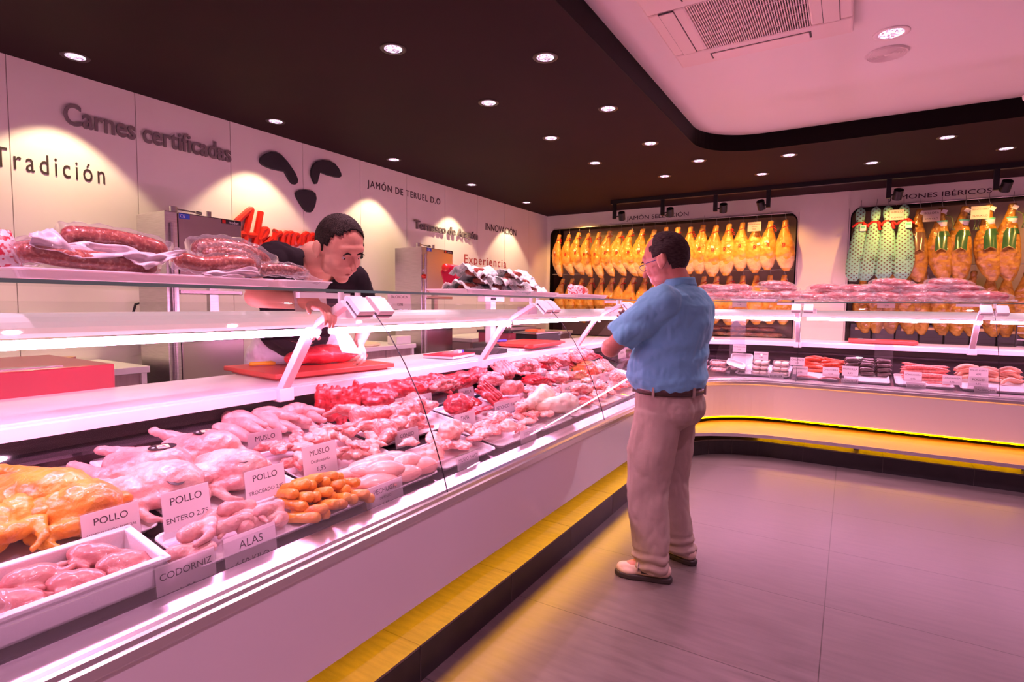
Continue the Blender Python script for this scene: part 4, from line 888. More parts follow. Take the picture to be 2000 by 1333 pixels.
# ---- generic piece store
PIECE = {}
def piece(kind, seed=0):
    key = (kind, seed)
    if key in PIECE: return PIECE[key]
    r = random.Random(seed*17+len(kind)); mb = MB()
    if kind == 'leg':      # chicken thigh and drumstick in one
        mb.ell((.05, 0, .032), (.058, .042, .032)); mb.ell((.085, .01, .03), (.035, .036, .028)); mb.cap((.03, 0, .03), (-.05, .012, .024), .030, .013); mb.ell((-.058, .014, .024), (.015, .014, .013)); me = organic(mb, .004, 4, .002, .02, seed)
    elif kind == 'wing':
        mb.cap((.04, 0, .02), (-.02, .02, .02), .020, .015); mb.cap((-.02, .02, .02), (.035, .045, .016), .016, .011); mb.cap((.035, .045, .016), (.07, .035, .013), .010, .006); me = organic(mb, .0035, 3, .002, .015, seed)
    elif kind == 'finger':
        mb.cap((-.045, 0, .014), (.03, .006*r.uniform(-1, 1), .015), .015, .0125); mb.ell((.04, 0, .015), (.016, .014, .013)); me = organic(mb, .0035, 2, .0015, .012, seed)
    elif kind == 'breast':
        mb.ell((.015, 0, .024), (.070, .045, .026)); mb.ell((-.045, .008, .018), (.055, .028, .017)); mb.ell((.03, .02, .02), (.04, .03, .022)); me = organic(mb, .004, 6, .002, .04, seed)
    elif kind == 'quail':
        mb.ell((0, 0, .028), (.05, .034, .028)); mb.ell((.02, 0, .036), (.034, .027, .022))
        for s_ in (1, -1): mb.cap((-.025, s_*.025, .022), (-.065, s_*.012, .03), .014, .007); mb.cap((-.065, s_*.012, .03), (-.09, s_*.004, .028), .006, .004); mb.cap((.03, s_*.03, .028), (.0, s_*.042, .02), .009, .007)
        me = organic(mb, .0035, 3, .0015, .015, seed)
    elif kind == 'steak':
        mb.ell((0, 0, .014), (.075, .052, .015)); mb.ell((.03, .02, .016), (.045, .035, .016)); mb.ell((-.04, -.01, .014), (.04, .035, .014)); me = organic(mb, .0045, 2, .008, .03, seed)
    elif kind == 'chop':
        mb.ell((0, 0, .012), (.05, .038, .013)); mb.cap((.03, 0, .012), (.10, .02, .013), .011, .008); me = organic(mb, .004, 2, .005, .02, seed)
    elif kind == 'roast':
        mb.ell((0, 0, .045), (.10, .065, .046)); mb.ell((.05, .01, .045), (.065, .055, .045)); mb.ell((-.06, -.01, .035), (.05, .045, .034)); me = organic(mb, .006, 3, .013, .045, seed)
    elif kind == 'shoulder':
        mb.ell((0, 0, .05), (.12, .075, .05)); mb.cap((.06, 0, .045), (.17, .03, .035), .042, .022); mb.ell((-.06, .03, .05), (.07, .05, .045)); me = organic(mb, .006, 3, .012, .04, seed)
    elif kind == 'scrap':
        for k in range(5): mb.ell((r.uniform(-.05, .05), r.uniform(-.04, .04), .018+r.uniform(0, .012)), (r.uniform(.02, .05), r.uniform(.015, .03), r.uniform(.008, .016)), Matrix.Rotation(r.uniform(0, 3), 3, 'Z'))
        me = organic(mb, .0045, 1, .008, .022, seed)
    elif kind == 'slabrib':
        for k in range(7): x = -.10+k*.033; mb.ell((x, 0, .075+.012*math.sin(k*1.3)), (.021, .026, .085+.01*math.cos(k*2)), None, 14, 10)
        mb.ell((0, .02, .045), (.12, .03, .045)); me = organic(mb, .0055, 2, .008, .03, seed)
    elif kind == 'ribs':
        def f(i, j): q = (i-.5)*1.1; return V((.11*math.sin(q)*1.6, (j-.5)*.13, .065*math.cos(q*1.3)))
        for k in range(8): x = -.105+k*.03; z = .07-.9*x*x*6*.6; mb.cap((x, -.07, z*.7), (x, .06, z), .011, .012, 10)
        mb.ell((0, 0, .030), (.125, .065, .030)); me = organic(mb, .005, 2, .004, .03, seed)
    elif kind == 'rabbit':
        mb.ell((0, 0, .045), (.10, .045, .042)); mb.ell((.09, 0, .045), (.06, .042, .04)); mb.ell((-.10, 0, .05), (.06, .05, .045)); mb.ell((.165, 0, .04), (.04, .024, .026))
        for s_ in (1, -1): mb.cap((-.11, s_*.04, .045), (-.19, s_*.065, .05), .035, .018); mb.cap((-.19, s_*.065, .05), (-.26, s_*.045, .035), .017, .008); mb.cap((.10, s_*.04, .04), (.18, s_*.07, .03), .018, .009)
        me = organic(mb, .0045, 3, .006, .03, seed)
    elif kind == 'hock':
        mb.cap((-.08, 0, .04), (.05, 0, .05), .034, .048); mb.ell((.07, 0, .048), (.045, .055, .048)); mb.cap((-.08, 0, .04), (-.13, .01, .035), .03, .026); me = organic(mb, .005, 4, .006, .04, seed)
    PIECE[key] = me; return me
CAT = dict(leg='raw drumstick', wing='chicken wing', finger='poultry piece', breast='chicken breast', quail='quail', steak='meat slice', chop='meat chop', roast='meat joint', shoulder='meat joint', scrap='boned meat piece', slabrib='beef rib slab', ribs='rack of ribs', rabbit='rabbit', hock='pork hock')
NAME = dict(leg='raw_drumstick', wing='chicken_wing', finger='poultry_piece', breast='chicken_breast', quail='quail', steak='meat_slice', chop='meat_chop', roast='meat_joint', shoulder='shoulder_joint', scrap='boned_thigh', slabrib='rib_slab', ribs='rib_rack', rabbit='rabbit_carcass', hock='pork_hock')
PM = {}
def put(kind, seed, mt, loc, rot, label, group=None, s=1.0):
    key = (kind, seed, mt)
    if key not in PM: m_ = piece(kind, seed).copy(); m_.materials.clear(); m_.materials.append(M[mt]); PM[key] = m_
    o = bpy.data.objects.new(NAME[kind], PM[key]); COL.objects.link(o); o.location = loc; o.rotation_euler = rot; o.scale = (s, s, s) if isinstance(s, (int, float)) else s
    return tag(o, label, CAT[kind], group)
ORD = ['first', 'second', 'third', 'fourth', 'fifth', 'sixth', 'seventh', 'eighth', 'ninth', 'tenth', 'eleventh', 'twelfth', 'thirteenth', 'fourteenth', 'fifteenth', 'sixteenth', 'seventeenth', 'eighteenth', 'nineteenth', 'twentieth', 'twenty-first', 'twenty-second', 'twenty-third', 'twenty-fourth']
rd = random.Random(11)
# chicken legs (MUSLO 3,30)
for i in range(8):
    y = 1.31+i*.052; put('leg', i % 2, 'chick', onL(-2.10+rd.uniform(-.01, .01), y, .02+(.022 if i % 2 else 0)), rotL(math.radians(-160+rd.uniform(-14, 14)), rd.uniform(-.3, .3)), 'pale raw chicken leg, %s from the near end of the MUSLO 3,30 tray' % ORD[i], 'chicken legs in the rear tray', 1.12)
for i in range(3): put('leg', i % 2, 'chick', onL(-2.13, 1.38+i*.14, .062), rotL(math.radians(-150+20*i)), 'pale raw chicken leg on top of the MUSLO 3,30 pile, %s from near end' % ORD[i], 'chicken legs in the rear tray', 1.05)
# boned thighs (MUSLO 6,95)
n = 0
for j in range(2):
    for i in range(9):
        y = 1.31+i*.045; put('scrap', i % 4, 'rabbit' if i % 3 == 0 else 'fillet', onL(-1.73-j*.13+rd.uniform(-.02, .02), y, .01+rd.uniform(0, .035)+.02*j), rotL(rd.uniform(0, 6), rd.uniform(-.5, .5)), 'boned pink chicken thigh, %s from near end, %s row of MUSLO 6,95 tray' % (ORD[i], 'back' if j else 'front'), 'boned chicken thighs', 1.05)
# breasts (PECHUGA)
for i, (x, y, a, z) in enumerate([(-1.47, 1.43, 60, .01), (-1.56, 1.45, 80, .02), (-1.50, 1.49, 60, .035), (-1.56, 1.53, 75, .03), (-1.47, 1.56, 70, .01), (-1.50, 1.62, 95, .03), (-1.57, 1.62, 60, .02), (-1.47, 1.67, 80, .01)]):
    put('breast', i % 2, 'fillet', onL(x, y, z), rotL(math.radians(a), .1), 'smooth pale chicken breast, %s from the near end of the PECHUGA tray' % ORD[i], 'chicken breasts', 1.15)
# wings (ALAS) and orange pieces
for i in range(8):
    put('wing', i % 2, 'chick', onL(-1.47-.045*(i % 3), .78+i*.034, .012+.022*(i % 2)+.01*(i % 3)), rotL(rd.uniform(-2, 2), rd.uniform(-.6, .6)), 'raw pink chicken wing, %s from near end behind the ALAS price card' % ORD[i], 'chicken wings in the front tray', 1.25)
n = 0
for j in range(3):
    for i in range(9-j):
        put('finger', i % 3, 'ychick', onL(-1.44-.055*j+rd.uniform(-.008, .008), 1.09+i*.030+j*.012, .012+.014*(i % 2)+.016*j), rotL(math.radians(185+rd.uniform(-16, 16)), 0, rd.uniform(.2, .5)), 'orange yellow poultry piece, %s in the %s line beside the ALAS wings' % (ORD[i], ['front', 'middle', 'rear'][j]), 'orange poultry pieces', 1.2); n += 1
# quail box
t_ = thing('foam_box', 'white polystyrene box holding quails at the bottom left corner', 'foam box', onL(-1.515, .35, .006), rotL(), None)
mb = MB(); a, b_, h = .10, .33, .075
mb.bx(-a, a, -b_, b_, 0, .012); mb.bx(a-.014, a, -b_, b_, 0, h); mb.bx(-a, -a+.014, -b_, b_, 0, h); mb.bx(-a, a, -b_, -b_+.014, 0, h); mb.bx(-a, a, b_-.014, b_, 0, h)
obj('tray_body', mb, M['foam'], t_, bevel=.004)
mb = MB(); R_ = lambda o_, z: [(a+o_, b_+o_, z), (-a-o_, b_+o_, z), (-a-o_, -b_-o_, z), (a+o_, -b_-o_, z)]
vs = R_(.006, h-.01)+R_(.006, h)+R_(-.006, h)+R_(-.006, h-.01); mb.add(vs, [(i*4+j, i*4+(j+1) % 4, ((i+1) % 4)*4+(j+1) % 4, ((i+1) % 4)*4+j) for i in range(4) for j in range(4)]); obj('rim', mb, M['foam'], t_, bevel=.002)
for i in range(10):
    x, y = [(-1.49, .66), (-1.55, .62), (-1.48, .56), (-1.54, .50), (-1.49, .45), (-1.55, .38), (-1.47, .34), (-1.53, .27), (-1.48, .21), (-1.55, .15)][i]
    put('quail', i % 2, 'quail', onL(x, y-.04, .018+.010*(i % 2)), rotL(math.radians([200, 170, 190, 215, 180, 160, 200, 175, 190, 170][i]+60), .15), 'small pink plucked quail, %s from far end of the white foam box' % ORD[i], 'quails in the foam box', 1.1)
t_ = thing('wrapped_quail_pack', 'shiny film wrapped quail pack in the foam box nearest the corner', 'wrapped quail', onL(-1.47, .30, .055), rotL(1.2))
obj('quail', PIECE[('quail', 0)].copy(), M['quail'], t_).scale = (1.3, 1.3, 1.1)
mb = MB().ell((0, 0, .03), (.10, .065, .045)); obj('film', organic(mb, .006, 1, .006, .014, 3), M['film'], t_)
# rabbits
put('rabbit', 0, 'rabbit', onL(-1.83, 1.93, .012), rotL(math.radians(95), .2), 'skinned pink rabbit lying in front beside the CONEJO price card', 'skinned rabbits', 1.05)
put('rabbit', 1, 'rabbit', onL(-1.90, 2.08, .045), rotL(math.radians(-70), -.2), 'skinned rabbit with hind legs up, right of the CONEJO price card', 'skinned rabbits', 1.05)
put('rabbit', 1, 'rabbit', onL(-1.94, 1.90, .05), rotL(math.radians(80), .5), 'skinned rabbit at the back, half above the front one', 'skinned rabbits', 1.0)
# large beef pieces
put('slabrib', 0, 'beef', onL(-2.10, 1.82, .015), rotL(math.radians(78), -.25), 'upright slab of red ribs with wavy top next to the chicken legs', None, (1.0, 1.1, 1.15))
put('shoulder', 0, 'darkbeef', onL(-2.12, 2.07, .05), rotL(math.radians(100), .3), 'dark purple red beef joint with white fat next to the rib slab', None, 1.2)
put('roast', 1, 'fatw', onL(-2.05, 2.02, .0), rotL(math.radians(90)), 'lump of white fat trimmed meat under the dark beef joint', None, 1.0)
put('shoulder', 1, 'beef', onL(-2.12, 2.33, .05), rotL(math.radians(80), -.2), 'big red beef joint behind the CHULETA and ESPALDILLA cards', None, 1.2)
# long rows beyond
def row(x, y0, y1, st, mats, kinds, nm, s=1.0, zj=.02):
    y = y0; i = 0
    while y < y1:
        k = kinds[i % len(kinds)]; m_ = mats(y, i); cn = {'beef': 'red beef', 'darkbeef': 'dark red beef', 'pork': 'pink pork', 'lamb': 'streaky pink lamb', 'palemeat': 'cream rind pork', 'fillet': 'pale pink meat', 'rabbit': 'pink flesh'}[m_]
        put(k, i % 3, m_, onL(x+rd.uniform(-.02, .02), y, .015+rd.uniform(0, zj)), rotL(math.radians(rd.choice([90, -90, 60, 110])+rd.uniform(-20, 20)), rd.uniform(-.4, .4)), '%s %s, %s from the near end of the %s row' % (cn, CAT[k].replace('meat ', ''), ORD[i] if i < 24 else 'last', nm), 'meat cuts of the %s row' % nm, s)
        y += st*rd.uniform(.85, 1.15); i += 1
mm_ = lambda y, i: ('darkbeef' if i % 2 else 'beef') if y < 3.1 else ('lamb', 'pork', 'beef')[i % 3]
row(-2.13, 2.50, 4.95, .175, mm_, ['roast', 'ribs', 'shoulder', 'roast', 'ribs'], 'rear', 1.15, .07)
row(-2.07, 2.56, 4.9, .23, lambda y, i: ('lamb', 'pork')[i % 2], ['ribs', 'chop', 'roast'], 'rear upper', .95, .12)
row(-1.86, 2.46, 4.75, .15, lambda y, i: ('beef', 'beef', 'darkbeef')[i % 3] if y < 3.0 else ('beef', 'pork', 'lamb')[i % 3], ['roast', 'steak', 'ribs', 'chop'], 'middle', 1.02, .05)
row(-1.78, 2.50, 4.75, .14, lambda y, i: 'beef' if y < 2.9 else ('pork', 'lamb')[i % 2], ['steak', 'chop', 'steak'], 'middle front', .9, .03)
row(-1.51, 1.80, 4.85, .105, lambda y, i: ('fillet', 'pork') [i % 2] if y < 3.4 else ('pork', 'beef', 'lamb')[i % 3], ['steak', 'scrap', 'steak', 'chop'], 'front', .95, .03)
row(-1.60, 1.80, 4.85, .125, lambda y, i: 'fillet' if y < 2.3 else ('pork', 'rabbit', 'lamb')[i % 3], ['scrap', 'steak', 'roast'], 'front inner', .85, .04)
put('hock', 0, 'palemeat', onL(-1.60, 2.93, .055), rotL(math.radians(100)), 'smooth cream coloured pork hock, upper of two in the front row', 'cream pork hocks', 1.25)
put('hock', 1, 'palemeat', onL(-1.50, 2.98, .03), rotL(math.radians(70)), 'smooth cream coloured pork hock, lower of two in the front row', 'cream pork hocks', 1.25)
# orange cheese-like blocks and packs at the far end
M['orange'] = mat('orange_block', (.80, .20, .05), .4, c2=(.72, .15, .04), scale=20, bump=.2)
for i, (x, y, z) in enumerate([(-2.14, 4.42, .06), (-2.02, 4.50, .02), (-2.00, 4.50, .055)]):
    t_ = obj('orange_block', MB().box((0, 0, .022), (.09, .26, .042)), M['orange'], bevel=.008, loc=onL(x, y, z), rot=rotL(.1*i)); tag(t_, 'orange brick shaped block %s' % ['topmost at the back before the corner', 'lower at the front of the pair', 'upper at the front of the pair'][i], 'food block', 'orange blocks near the corner')
t_ = thing('purple_pack', 'purple and white carton standing at the rear before the orange blocks', 'carton', onL(-2.14, 4.18, .02), rotL(.2))
obj('carton', MB().bx(-.02, .02, -.06, .06, 0, .10), mat('purple_card', (.20, .12, .45), .4), t_, bevel=.003); obj('white_top', MB().bx(-.021, .021, -.061, .061, .08, .101), M['paper'], t_)
# ---- vacuum packs
def pack_mesh(kind, seed):
    mb = MB(); r = random.Random(seed)
    if kind == 'ham': mb.ell((0, 0, .045), (.15, .085, .042)); mb.ell((.06, .01, .045), (.09, .07, .043)); return organic(mb, .006, 3, .007, .05, seed)
    if kind == 'bag': mb.ell((0, 0, .04), (.185, .115, .046)); mb.bx(-.20, .20, -.12, .12, .012, .020); return organic(mb, .007, 2, .010, .03, seed)
M['cured'] = meat('cured_ham_slices', [(.34, (.30, .02, .03)), (.46, (.50, .07, .08)), (.53, (.62, .16, .15)), (.60, (.86, .60, .52))], 5, 1, dist=7, bump=.3, coat=1, rough=.2)
M['amberpk'] = meat('orange_brown_cured_pieces', [(.35, (.22, .04, .03)), (.5, (.50, .15, .05)), (.65, (.78, .40, .18))], 7, 1, dist=8, bump=.5, coat=1, rough=.15)
HMm = [pack_mesh('ham', i) for i in range(3)]; BGm = [pack_mesh('bag', i) for i in range(2)]
for m_ in HMm: m_.materials.append(M['cured'])
for m_ in BGm: m_.materials.append(M['bagfilm'])
def hampack(loc, rot, label, group, s=1.0, i=0, mt=None):
    t_ = thing('vacuum_pack', label, 'vacuum packed ham', loc, rot, group); t_.scale = (s, s, s)
    a_ = HMm[i % 3]
    if mt: a_ = a_.copy(); a_.materials.clear(); a_.materials.append(mt)
    o = bpy.data.objects.new('meat', a_); COL.objects.link(o); o.parent = t_
    o = bpy.data.objects.new('clear_bag', BGm[i % 2]); COL.objects.link(o); o.parent = t_
SZ = 1.431
k = 0
# back shelf: pile left of the pillar and pile right of it
def hp(px, py, a, lab, grp, s=.95, y=6.52, i=0, tilt=0): hampack(ony(px, py, y), (tilt, .06, math.radians(a)), lab, grp, s, i)
L1 = [(1375, 585, 0), (1420, 585, 20), (1462, 585, -10), (1500, 585, 10), (1540, 585, 0), (1395, 570, 10), (1440, 570, -15), (1525, 570, 8), (1408, 573, 0), (1515, 564, 0)]
for i, (x, y, a) in enumerate(L1): hp(x, y+1, a, 'vacuum packed ham piece on shelf right of the man, %s' % ['leftmost bottom', 'second of bottom row', 'third of bottom row', 'fourth of bottom row', 'rightmost bottom', 'upper left', 'upper second', 'upper third', 'hindmost left', 'topmost of the mound'][i], 'ham packs on the shelf right of the man', 1.05, 6.50+.08*(i > 4), i)
L2 = [(1590, 588, 0), (1640, 588, 15), (1685, 588, -10), (1735, 588, 10), (1785, 588, -5), (1835, 588, 12), (1885, 588, 0), (1925, 588, -12), (1615, 572, 10), (1668, 573, -8), (1720, 572, 0), (1790, 573, 8), (1830, 572, -6), (1870, 572, 4), (1740, 562, 0), (1852, 562, 10)]
for i, (x, y, a) in enumerate(L2): hp(x, y+1, a, 'vacuum packed ham piece before the ibérico hams, %s %s' % (ORD[i] if i < 8 else ORD[i-8] if i < 14 else ORD[i-14], 'in bottom layer' if i < 8 else 'in second layer' if i < 14 else 'on top'), 'ham packs before the right niche', 1.08, 6.50+.07*(i > 7), i)
for i, (x, y) in enumerate([(1205, 578), (1232, 580), (1262, 582), (1220, 566), (1250, 568)]):
    t_ = hampack(onx(x, y, -1.95+.06*(i % 2)) if False else V((-1.70+.09*i-(.2 if i > 2 else 0), 5.55+.13*i-(.36 if i > 2 else 0), SZ+.012+(.05 if i > 2 else 0))), (0, 0, .8+.3*i), 'bacon and ham pack on the corner shelf left of the man, %s' % ORD[i], 'packs on the corner shelf', .62, i)
def shelftray(x0, x1, y0, y1, lab): return tray(x0, x1, y0, y1, lab, z=SZ+.003, h=.028, name='shelf_tray')
shelftray(-1.80, -2.14, .53, 1.28, 'long white tray on glass shelf under the paper wrapped chorizos')
shelftray(-1.80, -2.14, 1.02+.28, 1.55, 'white tray on glass shelf under the brown speckled sausages')
shelftray(-1.80, -2.14, 2.50, 3.60, 'white tray on glass shelf under the newspaper wrapped cured meats')
shelftray(-1.80, -2.10, 3.90, 4.55, 'white tray on glass shelf under the patterned sausage bag')
tray(-1.12, -.66, 6.37, 6.72, 'white tray on the back shelf right of the man', z=SZ+.003, name='shelf_tray')
# chorizos: bent sausages following the photographed outline
def bent(name, label, cat, pts, r, m_, parent=None, flat=1.0, disp=.0015, group=None, tie=None):
    P = [V(p) for p in pts]; Q = []
    for i in range(len(P)-1):
        for k in range(5):
            t = k/5; p0 = P[max(i-1, 0)]; p1 = P[i]; p2 = P[i+1]; p3 = P[min(i+2, len(P)-1)]
            Q.append(.5*((2*p1)+(p2-p0)*t+(2*p0-5*p1+4*p2-p3)*t*t+(3*p1-p0-3*p2+p3)*t*t*t))
    Q.append(P[-1]); n = len(Q); rs = [r*min(1, .45+2.2*min(i, n-1-i)/n*2) for i in range(n)]; rs[0] *= .5; rs[-1] *= .5
    mb = MB().tube(Q, rs, 18, flat=flat); t_ = thing(name, label, cat, (0, 0, 0), group=group) if parent is None else parent
    if parent is None: t_.location = Q[n//2]-V((0, 0, r)); inv = Matrix.Translation(-t_.location)
    o = obj('sausage_body', mb, m_, t_, smooth=True)
    if parent is None: o.matrix_parent_inverse = inv
    return t_, o, Q
X0 = -1.84
def sx(px, py, x=X0): return onx(px, py, x)
bags = [('paper wrapped chorizo', [(118, 462), (160, 462), (220, 468), (290, 482), (325, 496)], .030, 'chorizo', -1.90, 'dark red speckled chorizo in white paper, topmost of the left pile'),
        ('', [(35, 500), (70, 493), (120, 502), (190, 510), (270, 518), (305, 528)], .028, 'chorizo', -1.84, 'long red chorizo in clear bag, bottom front of the left pile'),
        ('', [(5, 505), (60, 490), (130, 492), (200, 505), (260, 512)], .030, 'chorizo', -1.93, 'long red chorizo in clear bag, behind the bottom one'),
        ('', [(375, 490), (410, 484), (450, 486), (490, 498), (528, 520)], .034, 'salchichon', -1.93, 'thick brown speckled sausage at the top of the second pile'),
        ('', [(340, 505), (365, 510), (400, 517), (460, 512), (500, 520)], .026, 'chorizo', -1.84, 'orange red bagged sausage at front of the second pile'),
        ('', [(395, 500), (430, 495), (460, 498), (500, 516)], .026, 'salchichon', -1.88, 'smaller brown speckled sausage in the middle of the second pile'),
        ('', [(500, 527), (540, 526), (575, 530), (595, 540)], .022, 'salchichon', -1.86, 'red speckled sausage tip at the right end of the second pile')]
for _, pts, r, mt, x, lab in bags:
    t_, o, Q = bent('cured_sausage', lab, 'cured sausage', [sx(a, b_, x) for a, b_ in pts], r, M[mt])
    fl = MB().tube([q+V((.0, 0, .001)) for q in Q], [r*1.22+.003*math.sin(i*1.7) for i in range(len(Q))], 14, flat=1.08); f_ = obj('clear_wrap', fl, M['film'], t_, smooth=True); f_.matrix_parent_inverse = Matrix.Translation(-t_.location)
M['waxpaper'] = mat('white_waxed_paper', (.78, .66, .72), .35, bump=.1)
def sheetL(name, label, quad, parent=None, m_='waxpaper', amp=.008, seed=0, x=-1.80, xs=None, th=.0012):
    P = [onx(a, b_, (xs[i] if xs else x)) for i, (a, b_) in enumerate(quad)]
    def f(i, j):
        p = (P[0]*(1-i)+P[1]*i)*(1-j)+(P[3]*(1-i)+P[2]*i)*j; return p+V((1, 0, .4))*noise.noise(V((i*3+seed, j*3, seed)))*amp*3
    o = obj(name, MB().grid(f, 16, 10), M[m_], smooth=True, solid=th); return tag(o, label, 'wrapping paper') if label else o
sheetL('paper_wrap', 'white waxed paper wrap peaking at the left of the chorizo pile', [(58, 455), (102, 446), (168, 508), (60, 478)], xs=[-1.82, -1.86, -1.81, -1.80], seed=1)
sheetL('paper_wrap', 'white waxed paper folded along the front of the top chorizo', [(100, 472), (230, 478), (330, 502), (155, 505)], xs=[-1.86, -1.86, -1.83, -1.80], seed=2)
sheetL('paper_wrap', 'white waxed paper flap hanging between the two chorizo piles', [(238, 498), (365, 490), (340, 505), (285, 527)], xs=[-1.80, -1.82, -1.80, -1.79], seed=3)
sheetL('paper_wrap', 'white waxed paper under the brown speckled sausages', [(395, 533), (500, 522), (510, 538), (400, 540)], xs=[-1.82, -1.80, -1.79, -1.80], seed=4)
sheetL('paper_wrap', 'crumpled clear film end at the right of the second sausage pile', [(560, 540), (595, 528), (628, 548), (620, 556)], xs=[-1.83, -1.85, -1.81, -1.80], m_='bagfilm', seed=5, amp=.012)
# newspaper-like wraps
M['green_paper'] = mat('printed_green_white_paper', (.82, .86, .83), .5, c2=(.50, .64, .57), scale=40, bump=.3, lo=.5, hi=.56)
M['drymeat'] = meat('dark_dried_meat', [(.3, (.16, .02, .01)), (.6, (.36, .07, .04)), (.85, (.5, .18, .12))], 40, bump=.5)
gw = [(2.62, 0, .0), (2.85, 0, .1), (3.08, 0, 0), (3.32, 0, -.1), (2.72, .045, .1), (2.96, .045, 0), (3.22, .045, 0), (2.66, .09, 0), (3.05, .088, 0)]
for i, (y, z, r) in enumerate(gw):
    t_ = thing('paper_wrapped_meat', 'cured meat half wrapped in printed greenish paper, %s' % (['bottom layer, nearest', 'bottom layer, second', 'bottom layer, third', 'bottom layer, farthest', 'middle layer, nearest', 'middle layer, second', 'middle layer, farthest', 'top layer, nearest', 'top layer, farthest'][i]), 'wrapped meat', (-1.93+.02*(i % 3), y, SZ+.012+z), (0, 0, r), 'paper wrapped meats on the glass shelf')
    obj('meat', MB().tube([(.03, -.10, .026), (.04, -.04, .03), (.04, .04, .03), (.03, .10, .026)], [.012, .026, .026, .012], 14), M['drymeat'], t_, smooth=True)
    def f(a, b_): q = (a-.5)*2; w_ = (b_-.5)*2; return V((.085*q+.015*w_*w_, w_*.135, .048*(1-abs(q)**2.2)+.030*noise.noise(V((a*4+i*3, b_*5, i)))+.012*noise.noise(V((a*11+i*3, b_*12, i)))+.02*max(0, abs(w_)-.6)+.008))
    obj('printed_paper', MB().grid(f, 18, 18), M['green_paper'], t_, smooth=True, solid=.002)
t_ = thing('red_container', 'dark red plastic tub with striped label leaning behind the wrapped meats', 'container', (-2.04, 2.78, SZ+.02), (0, -.35, .1))
obj('tub', MB().bx(-.05, .05, -.16, .16, 0, .15), mat('crimson_plastic', (.38, .005, .03), .25, coat=.5), t_, bevel=.015)
obj('lid', MB().tube([(.0, -.165, .15), (0, .165, .15)], .024, 14), M['red'], t_, smooth=True)
lb = MB()
for k in range(9): lb.bx(.0505, .0515, -.06+.016*k, -.052+.016*k, .05, .13)
obj('label', lb, mat('label_stripes', (.7, .6, .5), .4, c2=(.1, .2, .5), scale=30), t_)
t_ = thing('patterned_sausage_bag', 'fat sausage in red and white speckled bag with red round label', 'packed sausage', (-1.93, 4.2, SZ+.012), (0, 0, .1))
M['speck'] = mat('red_white_speckled_print', (.82, .74, .74), .3, c2=(.55, .05, .08), scale=70, coat=.6, lo=.5, hi=.54)
obj('bag', MB().tube([(0, -.17, .04), (0, -.15, .045), (0, 0, .05), (0, .14, .045), (0, .17, .04)], [.012, .042, .05, .042, .014], 18), M['speck'], t_, smooth=True)
obj('round_label', MB().cyl((.048, -.01, .05), (.051, -.01, .05), .028, n=20), M['red'], t_)
obj('tied_end', MB().cap((0, -.16, .05), (0, -.19, .07), .02, .03), M['speck'], t_, smooth=True)
t_ = thing('polka_dot_bag', 'white bag with red and green dots at far left edge of shelf', 'bag', onx(-4, 530, -1.95))
obj('bag', MB().tube([(0, 0, -.0), (0, 0, .05), (0, 0, .11)], [.04, .05, .03], 14), mat('dotted_print', (.8, .7, .7), .4, c2=(.6, .03, .06), scale=60, lo=.5, hi=.53), t_, smooth=True)
# ---- sausages in the back case
def saus_mesh(L_, r, bend, seed):
    n = 12; P = []; rs = []
    for i in range(n+1):
        t = i/n; P.append((bend*math.sin(PI*t), (t-.5)*L_, r)); rs.append(r*min(1, .35+min(t, 1-t)*9))
    P = [(0, -L_/2-.008, r)]+P+[(0, L_/2+.008, r)]; rs = [.0025]+rs+[.0025]
    return MB().tube(P, rs, 12).mesh('sausage', True)
SM = {}
def sausage(key, loc, rot, label, cat, group, s=1):
    L_, r, bend, mt = key
    if key not in SM: m_ = saus_mesh(L_, r, bend, 0); fixn(m_); m_.materials.append(M[mt]); SM[key] = m_
    o = bpy.data.objects.new('sausage', SM[key]); COL.objects.link(o); o.location = loc; o.rotation_euler = rot; o.scale = (s, s, s); tag(o, label, cat, group)
def pile(px0, px1, pyb, nrow, layers, key, what, grp, ywid=.07, y0=None, yaw=PI/2, jit=.15, dyl=.006, upl=None):
    a = bdeck(px0, pyb); b_ = bdeck(px1, pyb); n = 0; r = key[1]; rows_ = []
    for l in range(layers):
        for k in range(nrow-l):
            for c in range(max(1, int(round(abs(b_.x-a.x)/(key[0]*1.02))))):
                m_ = max(1, int(round(abs(b_.x-a.x)/(key[0]*1.02)))); x = a.x+(b_.x-a.x)*(c+.5)/m_+rd.uniform(-.01, .01); y = a.y+ywid*k+ywid*.5*l+.02
                sausage(key, V((x, y, bdeckz(y)+.012+l*r*1.7)), (rd.uniform(-.14, .14), rd.uniform(-1, 1), yaw+rd.uniform(-jit, jit)), '%s, %s %s from the front%s' % (what, ['bottom layer', 'second layer', 'third layer', 'fourth layer', 'fifth layer'][l]+',', ORD[k], '' if m_ == 1 else ', '+['left', 'middle', 'right', 'far right'][min(c, 3)]+' part'), 'sausage', grp); n += 1
    return n
tray(-1.0+.02, -.48, 5.99, 6.40, 'white tray under the small meat packs right of the man', False)
for i, (a, b_) in enumerate([(-.42, -.06), (-.02, .34), (.38, .80), (.84, 1.3)]): tray(a, b_, 6.0, 6.36, 'dark rimmed tray under the %s' % ['red chorizos', 'black puddings', 'pink longaniza sausages', 'pale chicken sausages'][i], False)
pile(1570, 1642, 729, 5, 4, (.20, .0155, .03, 'redsaus'), 'bright red curved chorizo', 'red chorizos in the back case', .065, jit=.45)
pile(1556, 1640, 742, 1, 1, (.18, .011, .03, 'pinksaus'), 'thin pink sausage before the red chorizos', 'thin pink sausages in front', .05)
pile(1648, 1740, 735, 5, 4, (.115, .020, .012, 'morcilla'), 'short dark black pudding', 'black puddings in the back case', .055, jit=.5)
pile(1750, 1864, 744, 5, 5, (.34, .0155, .015, 'pinksaus'), 'long pink longaniza sausage', 'longaniza sausages in the back case', .055, jit=.12)
